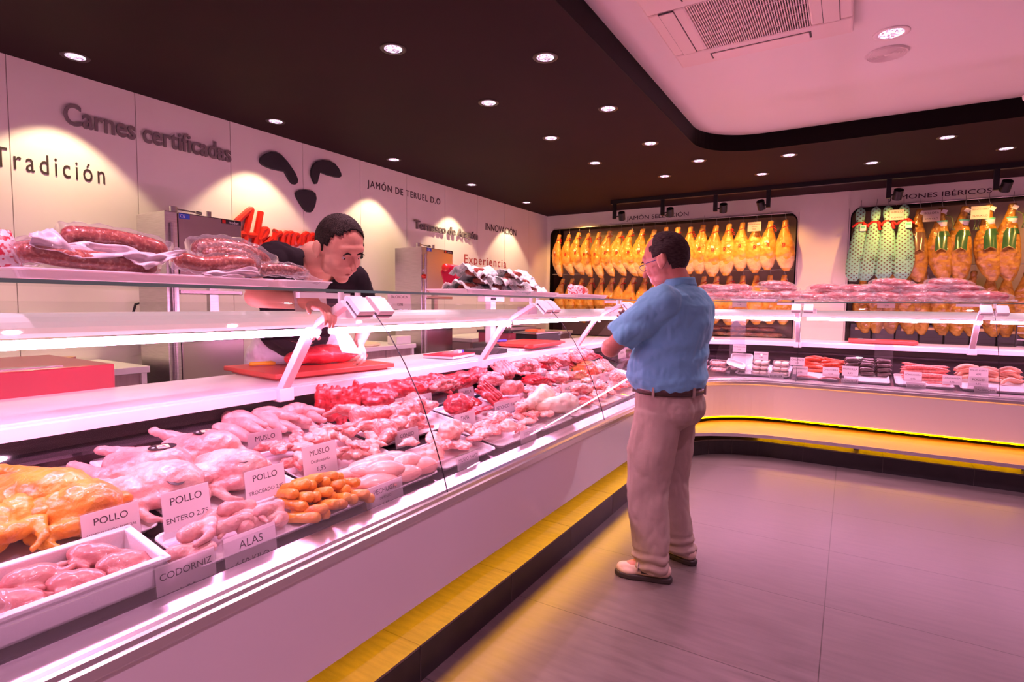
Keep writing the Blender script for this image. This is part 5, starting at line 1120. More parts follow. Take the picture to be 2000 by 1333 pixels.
pile(1874, 1990, 748, 5, 4, (.16, .015, .04, 'palesaus'), 'pale orange chicken sausage', 'pale chicken sausages in the back case', .055, jit=.5)
pile(1800, 1860, 754, 1, 1, (.16, .010, .03, 'pinksaus'), 'thin pink sausage before the longaniza', 'thin pink sausages in front', .05)
# small plastic packs: burgers, minced meat
def pbox(loc, sx_, sy_, h, label, content, yaw=0, tilt=0, n=4):
    t_ = thing('plastic_pack', label, 'meat pack', loc, (TA+tilt, 0, yaw), 'clear plastic packs in the back case'); mb = MB()
    mb.bx(-sx_, sx_, -sy_, sy_, 0, .004); 
    for s_ in (1, -1): mb.bx(s_*sx_-.002, s_*sx_+.002, -sy_, sy_, 0, h); mb.bx(-sx_, sx_, s_*sy_-.002, s_*sy_+.002, 0, h)
    obj('clear_box', mb, M['acrylic'], t_); c = MB()
    rimm = MB()
    for s_ in (1, -1): rimm.bx(s_*sx_-.006, s_*sx_+.006, -sy_-.006, sy_+.006, h-.003, h+.001); rimm.bx(-sx_, sx_, s_*sy_-.006, s_*sy_+.006, h-.003, h+.001)
    obj('rim', rimm, M['bagfilm'], t_)
    if content == 'burger':
        for i in range(2):
            for k in range(2): obj('patty', MB().lathe([(0, .004), (.030, .004), (.034, .012), (.034, .022), (.028, .028), (0, .028)], 18, ((i-.5)*sx_*.95, (k-.5)*sy_*.95, 0)), M['burger'], t_, smooth=True)
    else:
        e = organic(MB().box((0, 0, h*.4), (sx_*1.8, sy_*1.8, h*.6)), .005, 2, .008, .012, 2); obj('contents', e, M[content], t_)
xs_ = lambda px, y: ony(px, 720, y).x
for j, (px, y0) in enumerate(((1483, 6.02), (1523, 6.02))):
    for l in range(3): p = V((xs_(px, y0), y0+.05+.05*l, bdeckz(y0)+.02+.045*l)); pbox(p, .072, .06, .034, 'clear pack of round pale burgers, %s column, %s' % (['left', 'right'][j], ['front', 'middle', 'rear'][l]), 'burger')
for i, (px, y, z, c, lab) in enumerate([(1368, 6.02, .02, 'beef', 'clear pack of bright red meat beside the man, lower'), (1366, 6.14, .05, 'beef', 'clear pack of bright red meat beside the man, upper'), (1405, 6.02, .02, 'fillet', 'clear pack of pale minced meat, lower front'), (1403, 6.13, .06, 'fillet', 'clear pack of pale minced meat, upper rear'), (1442, 6.12, .03, 'burger', 'clear pack with burgers under the white foam lid tray')]):
    pbox(V((xs_(px, y), y, bdeckz(y)+z)), .078, .06, .04, lab, c)
o = tray(0, .22, 0, .15, 'white foam tray standing upright behind the packs', z=1, name='foam_tray'); o.location = (xs_(1448, 6.25), 6.25, bdeckz(6.25)+.09); o.rotation_euler = (1.0, 0, 0); o['group'] = 'loose foam trays'
o = tray(0, .18, 0, .12, 'pale tray tilted on top of the front packs', z=1, name='foam_tray'); o.location = (xs_(1436, 6.06), 6.06, bdeckz(6.06)+.085); o.rotation_euler = (.5, .3, .2); o['group'] = 'loose foam trays'
# ---- price cards
ns = [0]
def card(l, t, r, b, lines, label, where='L', drop=.0, x=None, tint=None):
    cx_ = (l+r)/2
    if where == 'L':
        base = deck(cx_, b+drop); X = base.x if x is None else x; A_, B_, T_ = onx(l, b, X), onx(r, b, X), onx(l, t, X); w_ = abs(B_.y-A_.y); h = abs(T_.z-A_.z); org = onx(cx_, b, X); yaw = PI/2
        zb = deckz(X)+.012
    elif where == 'S':   # on top of the lamp cover, left run
        X = -1.945; A_, B_, T_ = onx(l, b, X), onx(r, b, X), onx(l, t, X); w_ = B_.y-A_.y; h = T_.z-A_.z; org = onx(cx_, b, X); yaw = PI/2; zb = 1.344
    else:
        Y = x if x is not None else bdeck(cx_, b+drop).y; A_, B_, T_ = ony(l, b, Y), ony(r, b, Y), ony(l, t, Y); w_ = B_.x-A_.x; h = T_.z-A_.z; org = ony(cx_, b, Y); yaw = 0; zb = bdeckz(Y)+.012 if where == 'B' else org.z-.01
    yaw_ = yaw; t_ = thing('price_card', label, 'price sign', (org.x, org.y, org.z), (0, 0, yaw_), 'white price cards on clear stands' if where != 'H' else 'price cards hung among the hams')
    lean = -.12 if where in 'LSB' else 0; fr = lambda u, v, w: V((u, -w+v*math.tan(-lean)*1, v))
    obj('card', MB().prism([(-w_/2, 0), (w_/2, 0), (w_/2, h), (-w_/2, h)], fr, 0, .0012), M['card'], t_)
    mb = MB(); k = len(lines); tot = sum(q[1] for q in lines); y = h*.93
    for txt, wt in lines:
        hh = h*.86*wt/tot; 
        if txt: addtext(mb, txt, fr, -w_*.44, w_*.44, y-hh*.74, y-hh*.24, w=.0016)
        y -= hh
    if mb.v: obj('lettering', mb, M['ink'], t_)
    if where != 'H':
        d_ = max(org.z-zb, .0); mb = MB(); mb.prism([(-w_/2-.003, -d_), (w_/2+.003, -d_), (w_/2+.003, h+.003), (-w_/2-.003, h+.003)], fr, -.002, -.0002); mb.bx(-w_/2, w_/2, -.045, .0, -d_-.001, -d_+.001); obj('clear_stand', mb, M['acrylic'], t_)
    else: obj('wire', MB().tube([(0, .002, h), (0, .05, h+.04), (0, .158, 2.566-org.z)], .0015, 6), M['steel'], t_)
card(166, 990, 280, 1077, [('POLLO', 1), ('ALIMENTACION ESPECIAL', .7), ('3,99 KILO', 1)], 'white price card reading POLLO ALIMENTACION ESPECIAL 3,99', x=-1.62)
card(322, 952, 415, 1028, [('POLLO', 1), ('', .3), ('ENTERO 2,75', 1)], 'white price card reading POLLO ENTERO 2,75', x=-1.575)
card(483, 912, 560, 972, [('POLLO', 1), ('', .2), ('TROCEADO 2,95', .9)], 'white price card reading POLLO TROCEADO 2,95', x=-1.575)
card(488, 841, 554, 888, [('MUSLO', 1), ('', .2), ('3,30', .9)], 'white price card reading MUSLO 3,30', x=-1.965)
card(596, 866, 661, 930, [('MUSLO', 1), ('Deshuesado', .6), ('6,95', 1)], 'white price card reading MUSLO Deshuesado 6,95', x=-1.645)
card(312, 1086, 428, 1172, [('CODORNIZ', 1), ('', .2), ('1,50', 1)], 'white price card reading CODORNIZ 1,50 behind the rail', x=-1.392)
card(445, 1034, 545, 1112, [('ALAS', 1), ('', .2), ('4,50 KILO', .9)], 'white price card reading ALAS 4,50', x=-1.392)
card(720, 942, 790, 995, [('PECHUGA', 1), ('DE POLLO', .5), ('6,50', .9)], 'white price card reading PECHUGA 6,50', x=-1.392)
card(776, 776, 812, 817, [('CHULETA', 1), ('20,90', .8)], 'white price card reading CHULETA at the back beef', x=-2.0)
card(813, 770, 846, 810, [('ESPALDILLA', 1), ('', .8)], 'white price card reading ESPALDILLA at the back beef', x=-2.0)
card(775, 838, 820, 880, [('CONEJO', 1), ('5,99', .9)], 'white price card reading CONEJO 5,99', x=-1.725)
card(898, 758, 927, 786, [('TAPILLA', 1), ('12,95', .9)], 'white price card reading TAPILLA', x=-2.0)
card(977, 743, 1001, 768, [('ESPALDA', 1), ('', .6)], 'white price card reading ESPALDA in the rear row', x=-2.0)
card(890, 806, 930, 840, [('TAPA', 1), ('9,95', .9)], 'white price card reading TAPA 9,95', x=-1.69)
card(970, 780, 1019, 820, [('REDONDO   FALDA', 1), ('9,95     6,95', .9)], 'wide white price card reading REDONDO and FALDA', x=-1.69)
card(895, 886, 936, 912, [('MUSLO PAVO', 1), ('', .6)], 'white price card reading MUSLO PAVO at the front', x=-1.392)
card(1018, 838, 1048, 862, [('TOCINO', 1), ('', .6)], 'white front price card reading TOCINO', x=-1.392)
for i, q in enumerate([(1043, 768, 1069, 797), (1070, 762, 1095, 786), (1100, 748, 1136, 776), (1058, 727, 1076, 747), (1094, 717, 1113, 734), (1138, 708, 1152, 722), (1160, 732, 1178, 749), (1179, 728, 1196, 744), (1208, 684, 1223, 700)]):
    card(*q, [(['LOMO', 'COSTILLA', 'PANCETA  8,50', 'CORDERO', 'PIERNA', 'CHULETA', 'CABEZA', 'MAGRO', 'QUESO'][i], 1), ('', .6)], 'small white price card, %s of the distant cards beyond the FALDA card' % ORD[i], drop=6)
card(578, 566, 640, 609, [('CHORIZO', 1), ('PICANTE CULAR', .5), ('13,95', 1)], 'white price card reading CHORIZO 13,95 standing on the lamp cover', 'S')
card(760, 572, 804, 604, [('SALCHICHON', .8), ('', .3), ('13,98', .9)], 'white price card reading 13,98 standing on lamp cover beside first hinge', 'S')
for i, (q, tx) in enumerate([((1431, 674, 1457, 688), 'HAMBURGUESA'), ((1472, 688, 1500, 703), 'CARRILLERAS'), ((1543, 699, 1571, 714), 'CHORIZO'), ((1548, 716, 1577, 732), 'LONGANIZA'), ((1606, 718, 1638, 736), 'CHISTORRA'), ((1644, 716, 1676, 735), 'MORCILLA'), ((1400, 725, 1425, 736), 'PAVO'), ((1502, 730, 1530, 741), 'BURGER'), ((1643, 740, 1676, 750), 'MORCILLA'), ((1765, 727, 1800, 746), 'LONGANIZA'), ((1840, 734, 1878, 752), 'LONGANIZA'), ((1892, 719, 1930, 737), 'POLLO CURRY'), ((1890, 737, 1930, 756), 'POLLO'), ((1769, 748, 1808, 760), 'SALCHICHA'), ((1902, 757, 1946, 769), 'SALCHICHA')]):
    card(*q, [(tx, 1), ('4,95' if q[3]-q[1] > 13 else '', .9 if q[3]-q[1] > 13 else .1)], 'white price card in the back case reading %s, %s from the left' % (tx, ORD[i]), 'B', x=[6.22, 6.2, 6.05, 6.0, 6.0, 6.0, 5.985, 5.985, 5.985, 6.0, 6.0, 6.05, 6.0, 5.985, 5.985][i])
card(1430, 585, 1458, 600, [('PALETA', 1), ('11,95', .8)], 'white price card under the back shelf right of the man', 'B', x=6.56)
card(1713, 585, 1748, 602, [('JAMON IBERICO', 1), ('13,95', .8)], 'white price card under the back shelf below the sleeved hams', 'B', x=6.56)
for q, a, b_, c in (((1460, 434, 1486, 452), 'DESHUESADO', 'SERRANO', '8,20'), ((1737, 410, 1765, 430), 'IBERICO', '', '81,50 KILO'), ((1802, 411, 1836, 433), 'BELLOTA', '', '47,95 KILO'), ((1895, 403, 1932, 428), 'IBERICO CEBO', '', '26,95 KILO')):
    card(*q, [(a, 1), (b_, .5), (c, .9)], 'cream price card hung among the hams reading %s' % a, 'H', x=7.70)
# ================================================================== HAMS in the niches
M['ham'] = meat('golden_ham_skin', [(.25, (.50, .16, .02)), (.48, (.72, .34, .05)), (.70, (.82, .48, .12))], 9, dist=4, bump=.5, bscale=40, coat=.5, rough=.3)
M['hamdark'] = meat('brown_iberico_skin', [(.25, (.16, .06, .01)), (.48, (.36, .17, .02)), (.70, (.50, .27, .05))], 12, dist=5, bump=.8, bscale=40, coat=.5, rough=.3)
M['hamface'] = meat('pale_ham_underside', [(.3, (.60, .36, .18)), (.6, (.74, .52, .30)), (.85, (.80, .62, .42))], 14, dist=3, bump=.6)
M['rope'] = mat('red_rope', (.55, .01, .008), .6); M['hoof'] = mat('cream_hoof', (.74, .52, .24), .5, c2=(.6, .38, .15), scale=20)
M['sleeve'] = None
def ham_mesh(seed, L_=.70, wide=1.0, bow=.02):
    r = random.Random(seed); mb = MB()
    R_ = []
    for t, rx, ry, ox in ((0, .030, .026, 0), (.03, .035, .029, 0), (.08, .033, .029, 0), (.14, .040, .034, 0), (.24, .062, .046, 0), (.36, .090, .060, 0), (.50, .112, .072, 0), (.66, .116, .074, 0), (.80, .100, .064, 0), (.92, .070, .048, 0), (1.0, .032, .026, 0)):
        R_.append((V((-bow*math.sin(PI*min(1, t*1.05))+bow*1.5*t*t*t, .012*math.sin(t*3), -t*L_)), rx*wide, ry))
    rings(mb, R_, 24); mb.ell((.02, -.03, -.62*L_), (.06, .045, .10)); return organic(mb, .006, 4, .006, .05, seed)
HM = [ham_mesh(i, bow=[.01, .035, .08][i]) for i in range(3)]; HMI = [ham_mesh(i+5, .84, .98) for i in range(2)]
for m_ in HM:
    m_.materials.append(M['ham']); m_.materials.append(M['hamface']); 
    for p in m_.polygons: 
        if -.66 < p.center.z < -.50 and p.normal.y < -.2 and p.center.z < -.52+noise.noise(p.center*14)*.05: p.material_index = 1
for m_ in HMI: m_.materials.append(M['hamdark'])
def add_shared(name, me, parent, loc=(0, 0, 0), rot=(0, 0, 0), scale=None):
    o = bpy.data.objects.new(name, me); COL.objects.link(o); o.parent = parent; o.location = loc; o.rotation_euler = rot
    if scale: o.scale = scale
    return o
def msh(mb, m_, name, smooth=True): me = mb.mesh(name, smooth); fixn(me); me.materials.append(m_); return me
rope_m = msh(MB().tube([(.040*math.cos(q), .036*math.sin(q), -.095+.018*math.cos(q)) for q in [2*PI*i/20 for i in range(21)]], .005, 6), M['rope'], 'rope')
hook_m = msh(MB().tube([(0, 0, .125), (0, 0, .04), (.012, 0, .0), (.03, 0, -.04), (.04, 0, -.09)], .0028, 6), M['steel'], 'hook')
tag_m = msh(MB().box((0, 0, 0), (.038, .003, .030)), M['paper'], 'tag', False)
bm_ = MB()
for k in range(5): q = k*1.257; bm_.ell((.012*math.cos(q), 0, .012*math.sin(q)), (.007, .002, .007), None, 8, 6)
bm_.box((-.008, 0, -.022), (.006, .003, .02)); bm_.box((.008, 0, -.022), (.006, .003, .02))
brand_m = msh(bm_, M['rope'], 'brand')
tas_m = MB()
for k in range(7): tas_m.ell((.010*math.sin(k*2.1), .004*math.cos(k*3), -k*.013), .0085, None, 8, 6)
tas_m = msh(tas_m, M['rope'], 'tassel')
RZ = 2.565
mb = MB().cyl((NL[0]+.18, 7.86, RZ), (NL[1]-.1, 7.86, RZ), .008, n=10); rl = thing('hanging_rail', 'steel rail along the top of the left niche carrying hams', 'hanging rail', (-2.4, 7.86, RZ))
obj('rail_bar', MB().cyl((-1.66, 0, 0), (1.72, 0, 0), .007, n=10), M['steel'], rl)
rl = thing('hanging_rail', 'steel rail along the top of the right niche carrying hams', 'hanging rail', (1.2, 7.86, RZ+.012)); obj('rail_bar', MB().cyl((-1.16, 0, 0), (1.3, 0, 0), .007, n=10), M['steel'], rl)
rl = thing('hanging_rail', 'lower steel rail carrying the second row of left niche hams', 'hanging rail', (-2.4, 8.02, 1.86)); obj('rail_bar', MB().cyl((-1.75, 0, 0), (1.74, 0, 0), .007, n=10), M['steel'], rl)
rh = random.Random(3)
for row_ in range(2):
    n = 20
    for i in range(n):
        x = -3.955+i*.1687; t = i/(n-1); z = RZ-.09-.012*math.sin(i*2.3) if row_ == 0 else 1.86-.07
        y = (7.86 if row_ == 0 else 8.02); yaw = -.45*(1-min(1, t*1.6))+rh.uniform(-.25, .25)
        t_ = thing('cured_ham', 'golden cured ham hanging in the left niche, %s row, %s from the left' % ('upper' if row_ == 0 else 'lower', ORD[i]), 'cured ham', (x, y, z), (0, rh.uniform(-.05, .05)+.10*(1-t), yaw), 'golden hams of the %s row' % ('upper' if row_ == 0 else 'lower'))
        s_ = rh.uniform(.90, .99); t_.scale = (s_*1.08, s_, s_)
        add_shared('ham_body', HM[2 if i < 8 else 1 if i < 12 else 0], t_); add_shared('rope', rope_m, t_); add_shared('hook', hook_m, t_)
        if row_ == 0 or i % 2:
            if i % 3 != 1: add_shared('paper_tag', tag_m, t_, (.035 if i % 2 else -.02, -.062, -.30), (-.15, rh.uniform(-.5, .5), 0))
            add_shared('brand_mark', brand_m, t_, (-.012, -.062, -.335), (-.12, 0, 0), (1.1, 1, 1.1))
            if i % 3 == 0: add_shared('tassel', tas_m, t_, (.045, -.01, -.07), (0, -.35, 0))
# sleeves with brown dots
m, tt, b = nt('green_dotted_cloth'); N = tt.nodes.new; L = tt.links.new
tc = N('ShaderNodeTexCoord'); mp = N('ShaderNodeMapping'); mp.inputs['Rotation'].default_value = (0, PI/4, 0); L(tc.outputs['Object'], mp.inputs[0])
sx2 = N('ShaderNodeSeparateXYZ'); L(mp.outputs[0], sx2.inputs[0]); hs = []
for ax_ in ('X', 'Z'):
    a_ = N('ShaderNodeMath'); a_.operation = 'MULTIPLY'; a_.inputs[1].default_value = 2*PI/.034; L(sx2.outputs[ax_], a_.inputs[0]); c_ = N('ShaderNodeMath'); c_.operation = 'COSINE'; L(a_.outputs[0], c_.inputs[0]); hs.append(c_)
ad = N('ShaderNodeMath'); ad.operation = 'ADD'; L(hs[0].outputs[0], ad.inputs[0]); L(hs[1].outputs[0], ad.inputs[1]); gt = N('ShaderNodeMath'); gt.operation = 'GREATER_THAN'; gt.inputs[1].default_value = 1.05; L(ad.outputs[0], gt.inputs[0])
mx = N('ShaderNodeMix'); mx.data_type = 'RGBA'; mx.inputs[6].default_value = (.26, .62, .44, 1); mx.inputs[7].default_value = (.12, .08, .05, 1); L(gt.outputs[0], mx.inputs[0]); L(mx.outputs[2], b.inputs['Base Color']); b.inputs['Roughness'].default_value = .8
M['sleeve'] = m
sl = []
for k in range(2):
    mb = MB(); rings(mb, [(V((0, 0, .03)), .020, .02), (V((0, 0, 0)), .040, .034), (V((0, 0, -.05)), .045, .038), (V((0, 0, -.11)), .040, .034), (V((0, 0, -.15)), .030, .028), (V((0, 0, -.20)), .046, .04), (V((0, 0, -.34)), .070, .055), (V((-.005, 0, -.50)), .088, .066), (V((-.015, 0, -.65)), .094, .07), (V((-.025, 0, -.78)), .078, .06), (V((-.035, 0, -.86)), .035, .03)], 24)
    me = organic(mb, .006, 5, .003, .05, k); me.materials.append(M['sleeve']); sl.append(me)
rib = MB(); rib.tube([(.034*math.cos(q), .032*math.sin(q), -.15) for q in [2*PI*i/16 for i in range(17)]], .010, 8); rib.cap((.03, -.03, -.15), (.075, -.03, -.20), .014, .012, 8); rib.cap((.03, -.03, -.15), (.05, -.04, -.24), .012, .014, 8); rib.cap((-.02, -.03, -.15), (-.06, -.03, -.19), .012, .012, 8)
rib_m = msh(rib, M['rope'], 'ribbon')
lgm = MB(); lgm.tube([(.030*math.cos(q), 0, .032*math.sin(q)) for q in [2*PI*i/20 for i in range(21)]], .0016, 5); lgm.tube([(-.012, 0, .018), (-.002, 0, .004), (-.014, 0, -.010), (-.004, 0, -.022)], .0018, 5); lgm.tube([(.006, 0, .022), (.016, 0, .004), (.004, 0, -.018)], .0018, 5); lg_m = msh(lgm, M['ink'], 'round_logo')
M['stamp'] = mat('green_card', (.12, .55, .38), .4)
for i, (px, py) in enumerate(((1681, 418), (1711, 415), (1734, 412), (1765, 411))):
    p = ony(px, py, 7.82); t_ = thing('sleeved_ham', 'ham in pale green dotted cloth sleeve with red ribbon, %s from the left' % ORD[i], 'cured ham', (p.x, 7.82-.02*i, 2.525), (0, rh.uniform(-.03, .08) if i < 3 else -.06, 0), 'hams in green dotted sleeves')
    t_.scale = (1.12, .98, .97); add_shared('cloth_sleeve', sl[i % 2], t_); add_shared('ribbon', rib_m, t_); add_shared('round_logo', lg_m, t_, (.035, -.072, -.60), (-.1, 0, 0)); add_shared('hook', hook_m, t_, (0, 0, .0))
    if i in (0, 3): o = obj('label_card', MB().box((0, 0, 0), (.055, .003, .07)), M['paper'], t_, loc=(.03, -.062, -.22)); obj('green_stamp', MB().box((0, -.002, .012), (.042, .001, .03)), M['stamp'], o)
M['greenband'] = mat('dark_green_satin_band', (.03, .10, .04), .22, coat=.6, c2=(.05, .14, .06), scale=12); M['gold'] = mat('gold_edge', (.75, .55, .25), .3, .6)
M['darkband'] = mat('bronze_satin_band', (.16, .09, .06), .2, coat=.8)
def band_mesh(m_):
    mb = MB(); R0_ = lambda z: .040+max(0, (-z-.27))*.27
    for j, (z0, z1) in enumerate(((-.27, -.33), (-.33, -.47))):
        def f(i, v):
            q = -PI/2+(i-.5)*5.6; z = z0+(z1-z0)*v; r = R0_(z)+.012; x = (i-.5)*.10
            if j: return V((x, -R0_(z)-.006+x*x*7, z-.03*abs(i-.5)*2*v))
            return V((r*math.cos(q)*1.12, r*math.sin(q)*.93, z))
        mb.grid(f, 22, 6)
    me = msh(mb, m_, 'band'); return me
band_g, band_d = band_mesh(M['greenband']), band_mesh(M['darkband'])
def edge_(): mb = MB(); mb.tube([((i/20-.5)*.10, -.094-.008+((i/20-.5)*.10)**2*7, -.47-.03*abs(i/20-.5)*2) for i in range(21)], .0022, 5); return msh(mb, M['gold'], 'gold_edge')
eg = edge_(); wl_ = msh(MB().tube([(0, 0, -.15), (0, 0, -.215)], [.052, .046], 18), M['paper'], 'neck_label'); gl_ = msh(MB().tube([(0, 0, -.148), (0, 0, -.165)], [.053, .052], 18), M['stamp'], 'green_strip')
rp2 = msh(MB().tube([(.03, -.03, -.09), (.08, -.03, -.12), (.095, -.03, -.2), (.085, -.03, -.27), (.10, -.03, -.27), (.105, -.03, -.24)], .006, 6), mat('green_cord', (.12, .17, .06), .7), 'cord')
for i, px in enumerate((1797, 1840, 1885, 1932, 1978)):
    p = ony(px, 410, 7.84); t_ = thing('iberico_ham', 'brown ibérico ham with %s satin band, %s of five from the left' % ('bronze' if i == 0 else 'dark green', ORD[i]), 'cured ham', (p.x, 7.84, 2.50), (0, rh.uniform(-.07, .07), rh.uniform(-.2, .2)), 'brown hams with satin bands')
    t_.scale = (1.06, 1.0, .98); add_shared('ham_body', HMI[i % 2], t_); add_shared('satin_band', band_d if i == 0 else band_g, t_); add_shared('gold_edge', eg, t_); add_shared('hook', hook_m, t_)
    if i: add_shared('neck_label', wl_, t_, scale=(.92, .85, 1)); add_shared('green_strip', gl_, t_, scale=(.92, .85, 1)); add_shared('cord', rp2, t_, scale=(-1 if i == 3 else 1, 1, 1))
    add_shared('paper_tag', tag_m, t_, (.02, -.045, -.05), (0, .5, 0), (1.2, 1, 1.4))
for i in range(11):
    t_ = thing('cured_ham', 'brown ham of the lower row in the right niche, %s from the left' % ORD[i], 'cured ham', (.13+i*.15, 8.05, 1.80), (0, rh.uniform(-.05, .05), rh.uniform(-.5, .5)), 'brown hams of the lower row'); t_.scale = (.95, .95, .88)
    add_shared('ham_body', HMI[i % 2], t_); add_shared('hook', hook_m, t_)
rl = thing('hanging_rail', 'lower steel rail inside the right niche', 'hanging rail', (1.2, 8.05, 1.87)); obj('rail_bar', MB().cyl((-1.22, 0, 0), (1.35, 0, 0), .007, n=10), M['steel'], rl)
# packs heaped at the foot of the left niche and dark drawers at the foot of the right niche
rp_ = random.Random(8); idx_ = 0
for l in range(3):
    for i in range(8-l):
        hampack(V((-1.98+i*.175+.08*l, 8.12+.04*l, .885+.075*l)), (rp_.uniform(-.2, .2), 0, rp_.uniform(-.6, .6)), 'amber coloured vacuum pack at the foot of left niche, %s layer, %s' % (['bottom', 'middle', 'top'][l], ORD[i]), 'amber packs heaped under the golden hams', .72, i, M['amberpk'])
drw = MB(); 
for i in range(8):
    t_ = thing('drawer_box', 'black storage drawer at the foot of right niche, %s from the left' % ORD[i], 'drawer', (.12+i*.235, 8.16, NZ0), (0, 0, 0), 'black drawers under the ibérico hams')
    mb = MB().bx(-.11, .11, -.10, .2, .0, .30); obj('box', mb, M['black'], t_, bevel=.008)
    for k in range(3): pass
    obj('label_slot', MB().box((0, -.104, .235+.02*(i % 2)), (.11, .008, .03)), mat('beige_label', (.55, .38, .18), .5) if i == 0 else bpy.data.materials['beige_label'], t_)
    gm = MB()
    for k in range(3): gm.bx(-.105, .105, -.104, -.10, .05+.05*k, .055+.05*k)
    obj('groove', gm, M['darksteel'], t_)
t_ = thing('wire_rack', 'small rack of thin metal bars at the right end behind the counter', 'rack', (1.62, 7.7, .88))
mb = MB()
for k in range(5): mb.bx(-.12, .12, -.02, .0, .03+.07*k, .038+.07*k)
obj('bar', mb, M['steel'], t_); mb = MB(); mb.bx(-.125, -.115, -.03, .01, -.0, .36); mb.bx(.115, .125, -.03, .01, -.0, .36); obj('frame', mb, M['black'], t_)
# bench in front of the niches
sb = thing('service_bench', 'long low service bench running below the ham niches', 'service bench', (-.8, 7.75, 0))
obj('bench_body', MB().bx(-2.2, 2.6, -.15, .23, 0, .84), M['blackmat'], sb); obj('bench_top', MB().bx(-2.2, 2.6, -.17, .23, .84, .88), M['marble'], sb)
# ================================================================== SERVICE SIDE: benches, saws, tools
M['woodgrey'] = mat('grey_wood_laminate', (.36, .26, .25), .5, c2=(.30, .21, .20), scale=5, stretch=(1, 14, 1))
def bench2(y0, y1, lab, z=.985):
    t_ = thing('work_bench', lab, 'work bench', (-3.9, (y0+y1)/2, 0)); h = (y1-y0)/2
    obj('cabinet_body', MB().bx(-.33, .28, -h, h, .08, z-.045), M['woodgrey'], t_); obj('worktop', MB().bx(-.34, .32, -h-.01, h+.01, z-.04, z), M['marble'], t_, bevel=.004)
    obj('end_panel', MB().bx(-.34, .30, h-.03, h, .0, z-.04), M['marble'], t_); mb = MB(); y = -h+.28
    while y < h-.1: mb.bx(.2795, .2815, y-.002, y+.002, .1, z-.05); y += .28
    obj('door_gap', mb, M['ink'], t_); obj('kickboard', MB().bx(-.3, .2, -h+.01, h-.01, 0, .08), M['black'], t_)
bench2(-.4, 1.66, 'grey laminate work bench against the wall at left end')
bench2(2.85, 4.05, 'grey laminate work bench with round board behind the butcher')
bench2(5.0, 7.6, 'grey laminate work bench near the far left corner')
M['plate'] = mat('tinted_steel_plate', (.50, .42, .44), .22, 1)
M['blue'] = mat('blue_sticker', (.02, .08, .5), .4)
def saw(y0, lab, z0=0.0):
    t_ = thing('band_saw', lab, 'band saw', (-3.85, y0, z0)); X = .25
    obj('column', MB().bx(-.10, X, .0, .075, .70, 1.93), M['steel'], t_, bevel=.004)
    cvr = obj('upper_cover', MB().bx(-.10, X, .08, .50, 1.42, 1.93), M['plate'], t_, bevel=.006)
    low = obj('lower_housing', MB().bx(-.10, X, .08, .50, .72, 1.12), M['plate'], t_, bevel=.006)
    obj('foot_cabinet', MB().bx(-.14, X, .0, .50, 0, .70), M['steel'], t_, bevel=.006)
    obj('table', MB().bx(-.2, X+.14, .04, .62, 1.19, 1.21), M['steel'], t_, bevel=.004); obj('table_rail', MB().bx(X+.10, X+.13, .02, .60, 1.155, 1.18), M['black'], t_)
    obj('blade', MB().bx(.12, .123, .36, .375, 1.12, 1.42), M['black'], t_); obj('blade_guard', MB().bx(.10, .14, .33, .39, 1.30, 1.42), M['steel'], t_)
    obj('guide_rod', MB().cyl((X+.02, .035, .75), (X+.02, .035, 1.86), .010, n=10), M['steel'], t_)
    kb = MB().cyl((.1, .13, 1.93), (.1, .13, 1.985), .022); kb.cyl((.1, .13, 1.972), (.1, .27, 1.967), .005); kb.cyl((.1, .27, 1.967), (.1, .31, 1.965), .011); obj('tension_lever', kb, M['steel'], t_, smooth=False)
    obj('tension_post', MB().cyl((.1, .36, 1.93), (.1, .36, 1.985), .016), M['steel'], t_)
    for par, zz in ((cvr, 1.925), (low, .775)):
        pl = obj('brand_plate', MB().bx(X+.001, X+.004, .36, .495, zz-.028, zz), M['black'], par); mb = MB(); addtext(mb, 'medoc', lambda u, v, w: (X+.0045+w, u, v), .395, .49, zz-.024, zz-.006); obj('lettering', mb, M['paper'], pl)
        obj('red_mark', MB().bx(X+.004, X+.005, .362, .385, zz-.026, zz-.003), M['red'], pl)
    bl = obj('blue_label', MB().bx(X+.001, X+.003, .085, .15, 1.893, 1.925), M['blue'], cvr); mb = MB(); addtext(mb, 'CE', lambda u, v, w: (X+.0035+w, u, v), .09, .12, 1.899, 1.919); obj('lettering', mb, M['paper'], bl)
    obj('red_button', MB().cyl((X, .02, 1.64), (X+.03, .02, 1.64), .022), M['red'], t_, smooth=True); obj('white_button', MB().cyl((X, .03, 1.70), (X+.015, .03, 1.70), .014), M['paper'], t_)
    return t_
saw(1.79, 'tall steel band saw with pinkish cover at left behind the sausages')
saw(4.16, 'tall steel band saw with orange lit cover right of the butcher')
# round board with scraps, small white box
p = onx(745, 668, -3.72); t_ = thing('round_board', 'round pale cutting board with red scraps on the bench behind', 'cutting board', (-3.85, 3.50, .986))
obj('board', MB().lathe([(0, 0), (.24, 0), (.25, .01), (.24, .022), (0, .022)], 36), mat('cream_board', (.72, .58, .42), .5), t_, smooth=False)
mb = MB()
for k in range(6): mb.ell((.05+.02*math.cos(k*2), .07+.03*math.sin(k*1.7), .026), (.018, .01, .005), None, 8, 5)
obj('meat_scraps', mb, M['beef'], t_)
tag(obj('white_box', MB().bx(-.06, .06, -.10, .10, 0, .075), M['marble'], loc=(-3.68, 3.93, .986), bevel=.004), 'plain white box at the end of the bench beside round board', 'box')
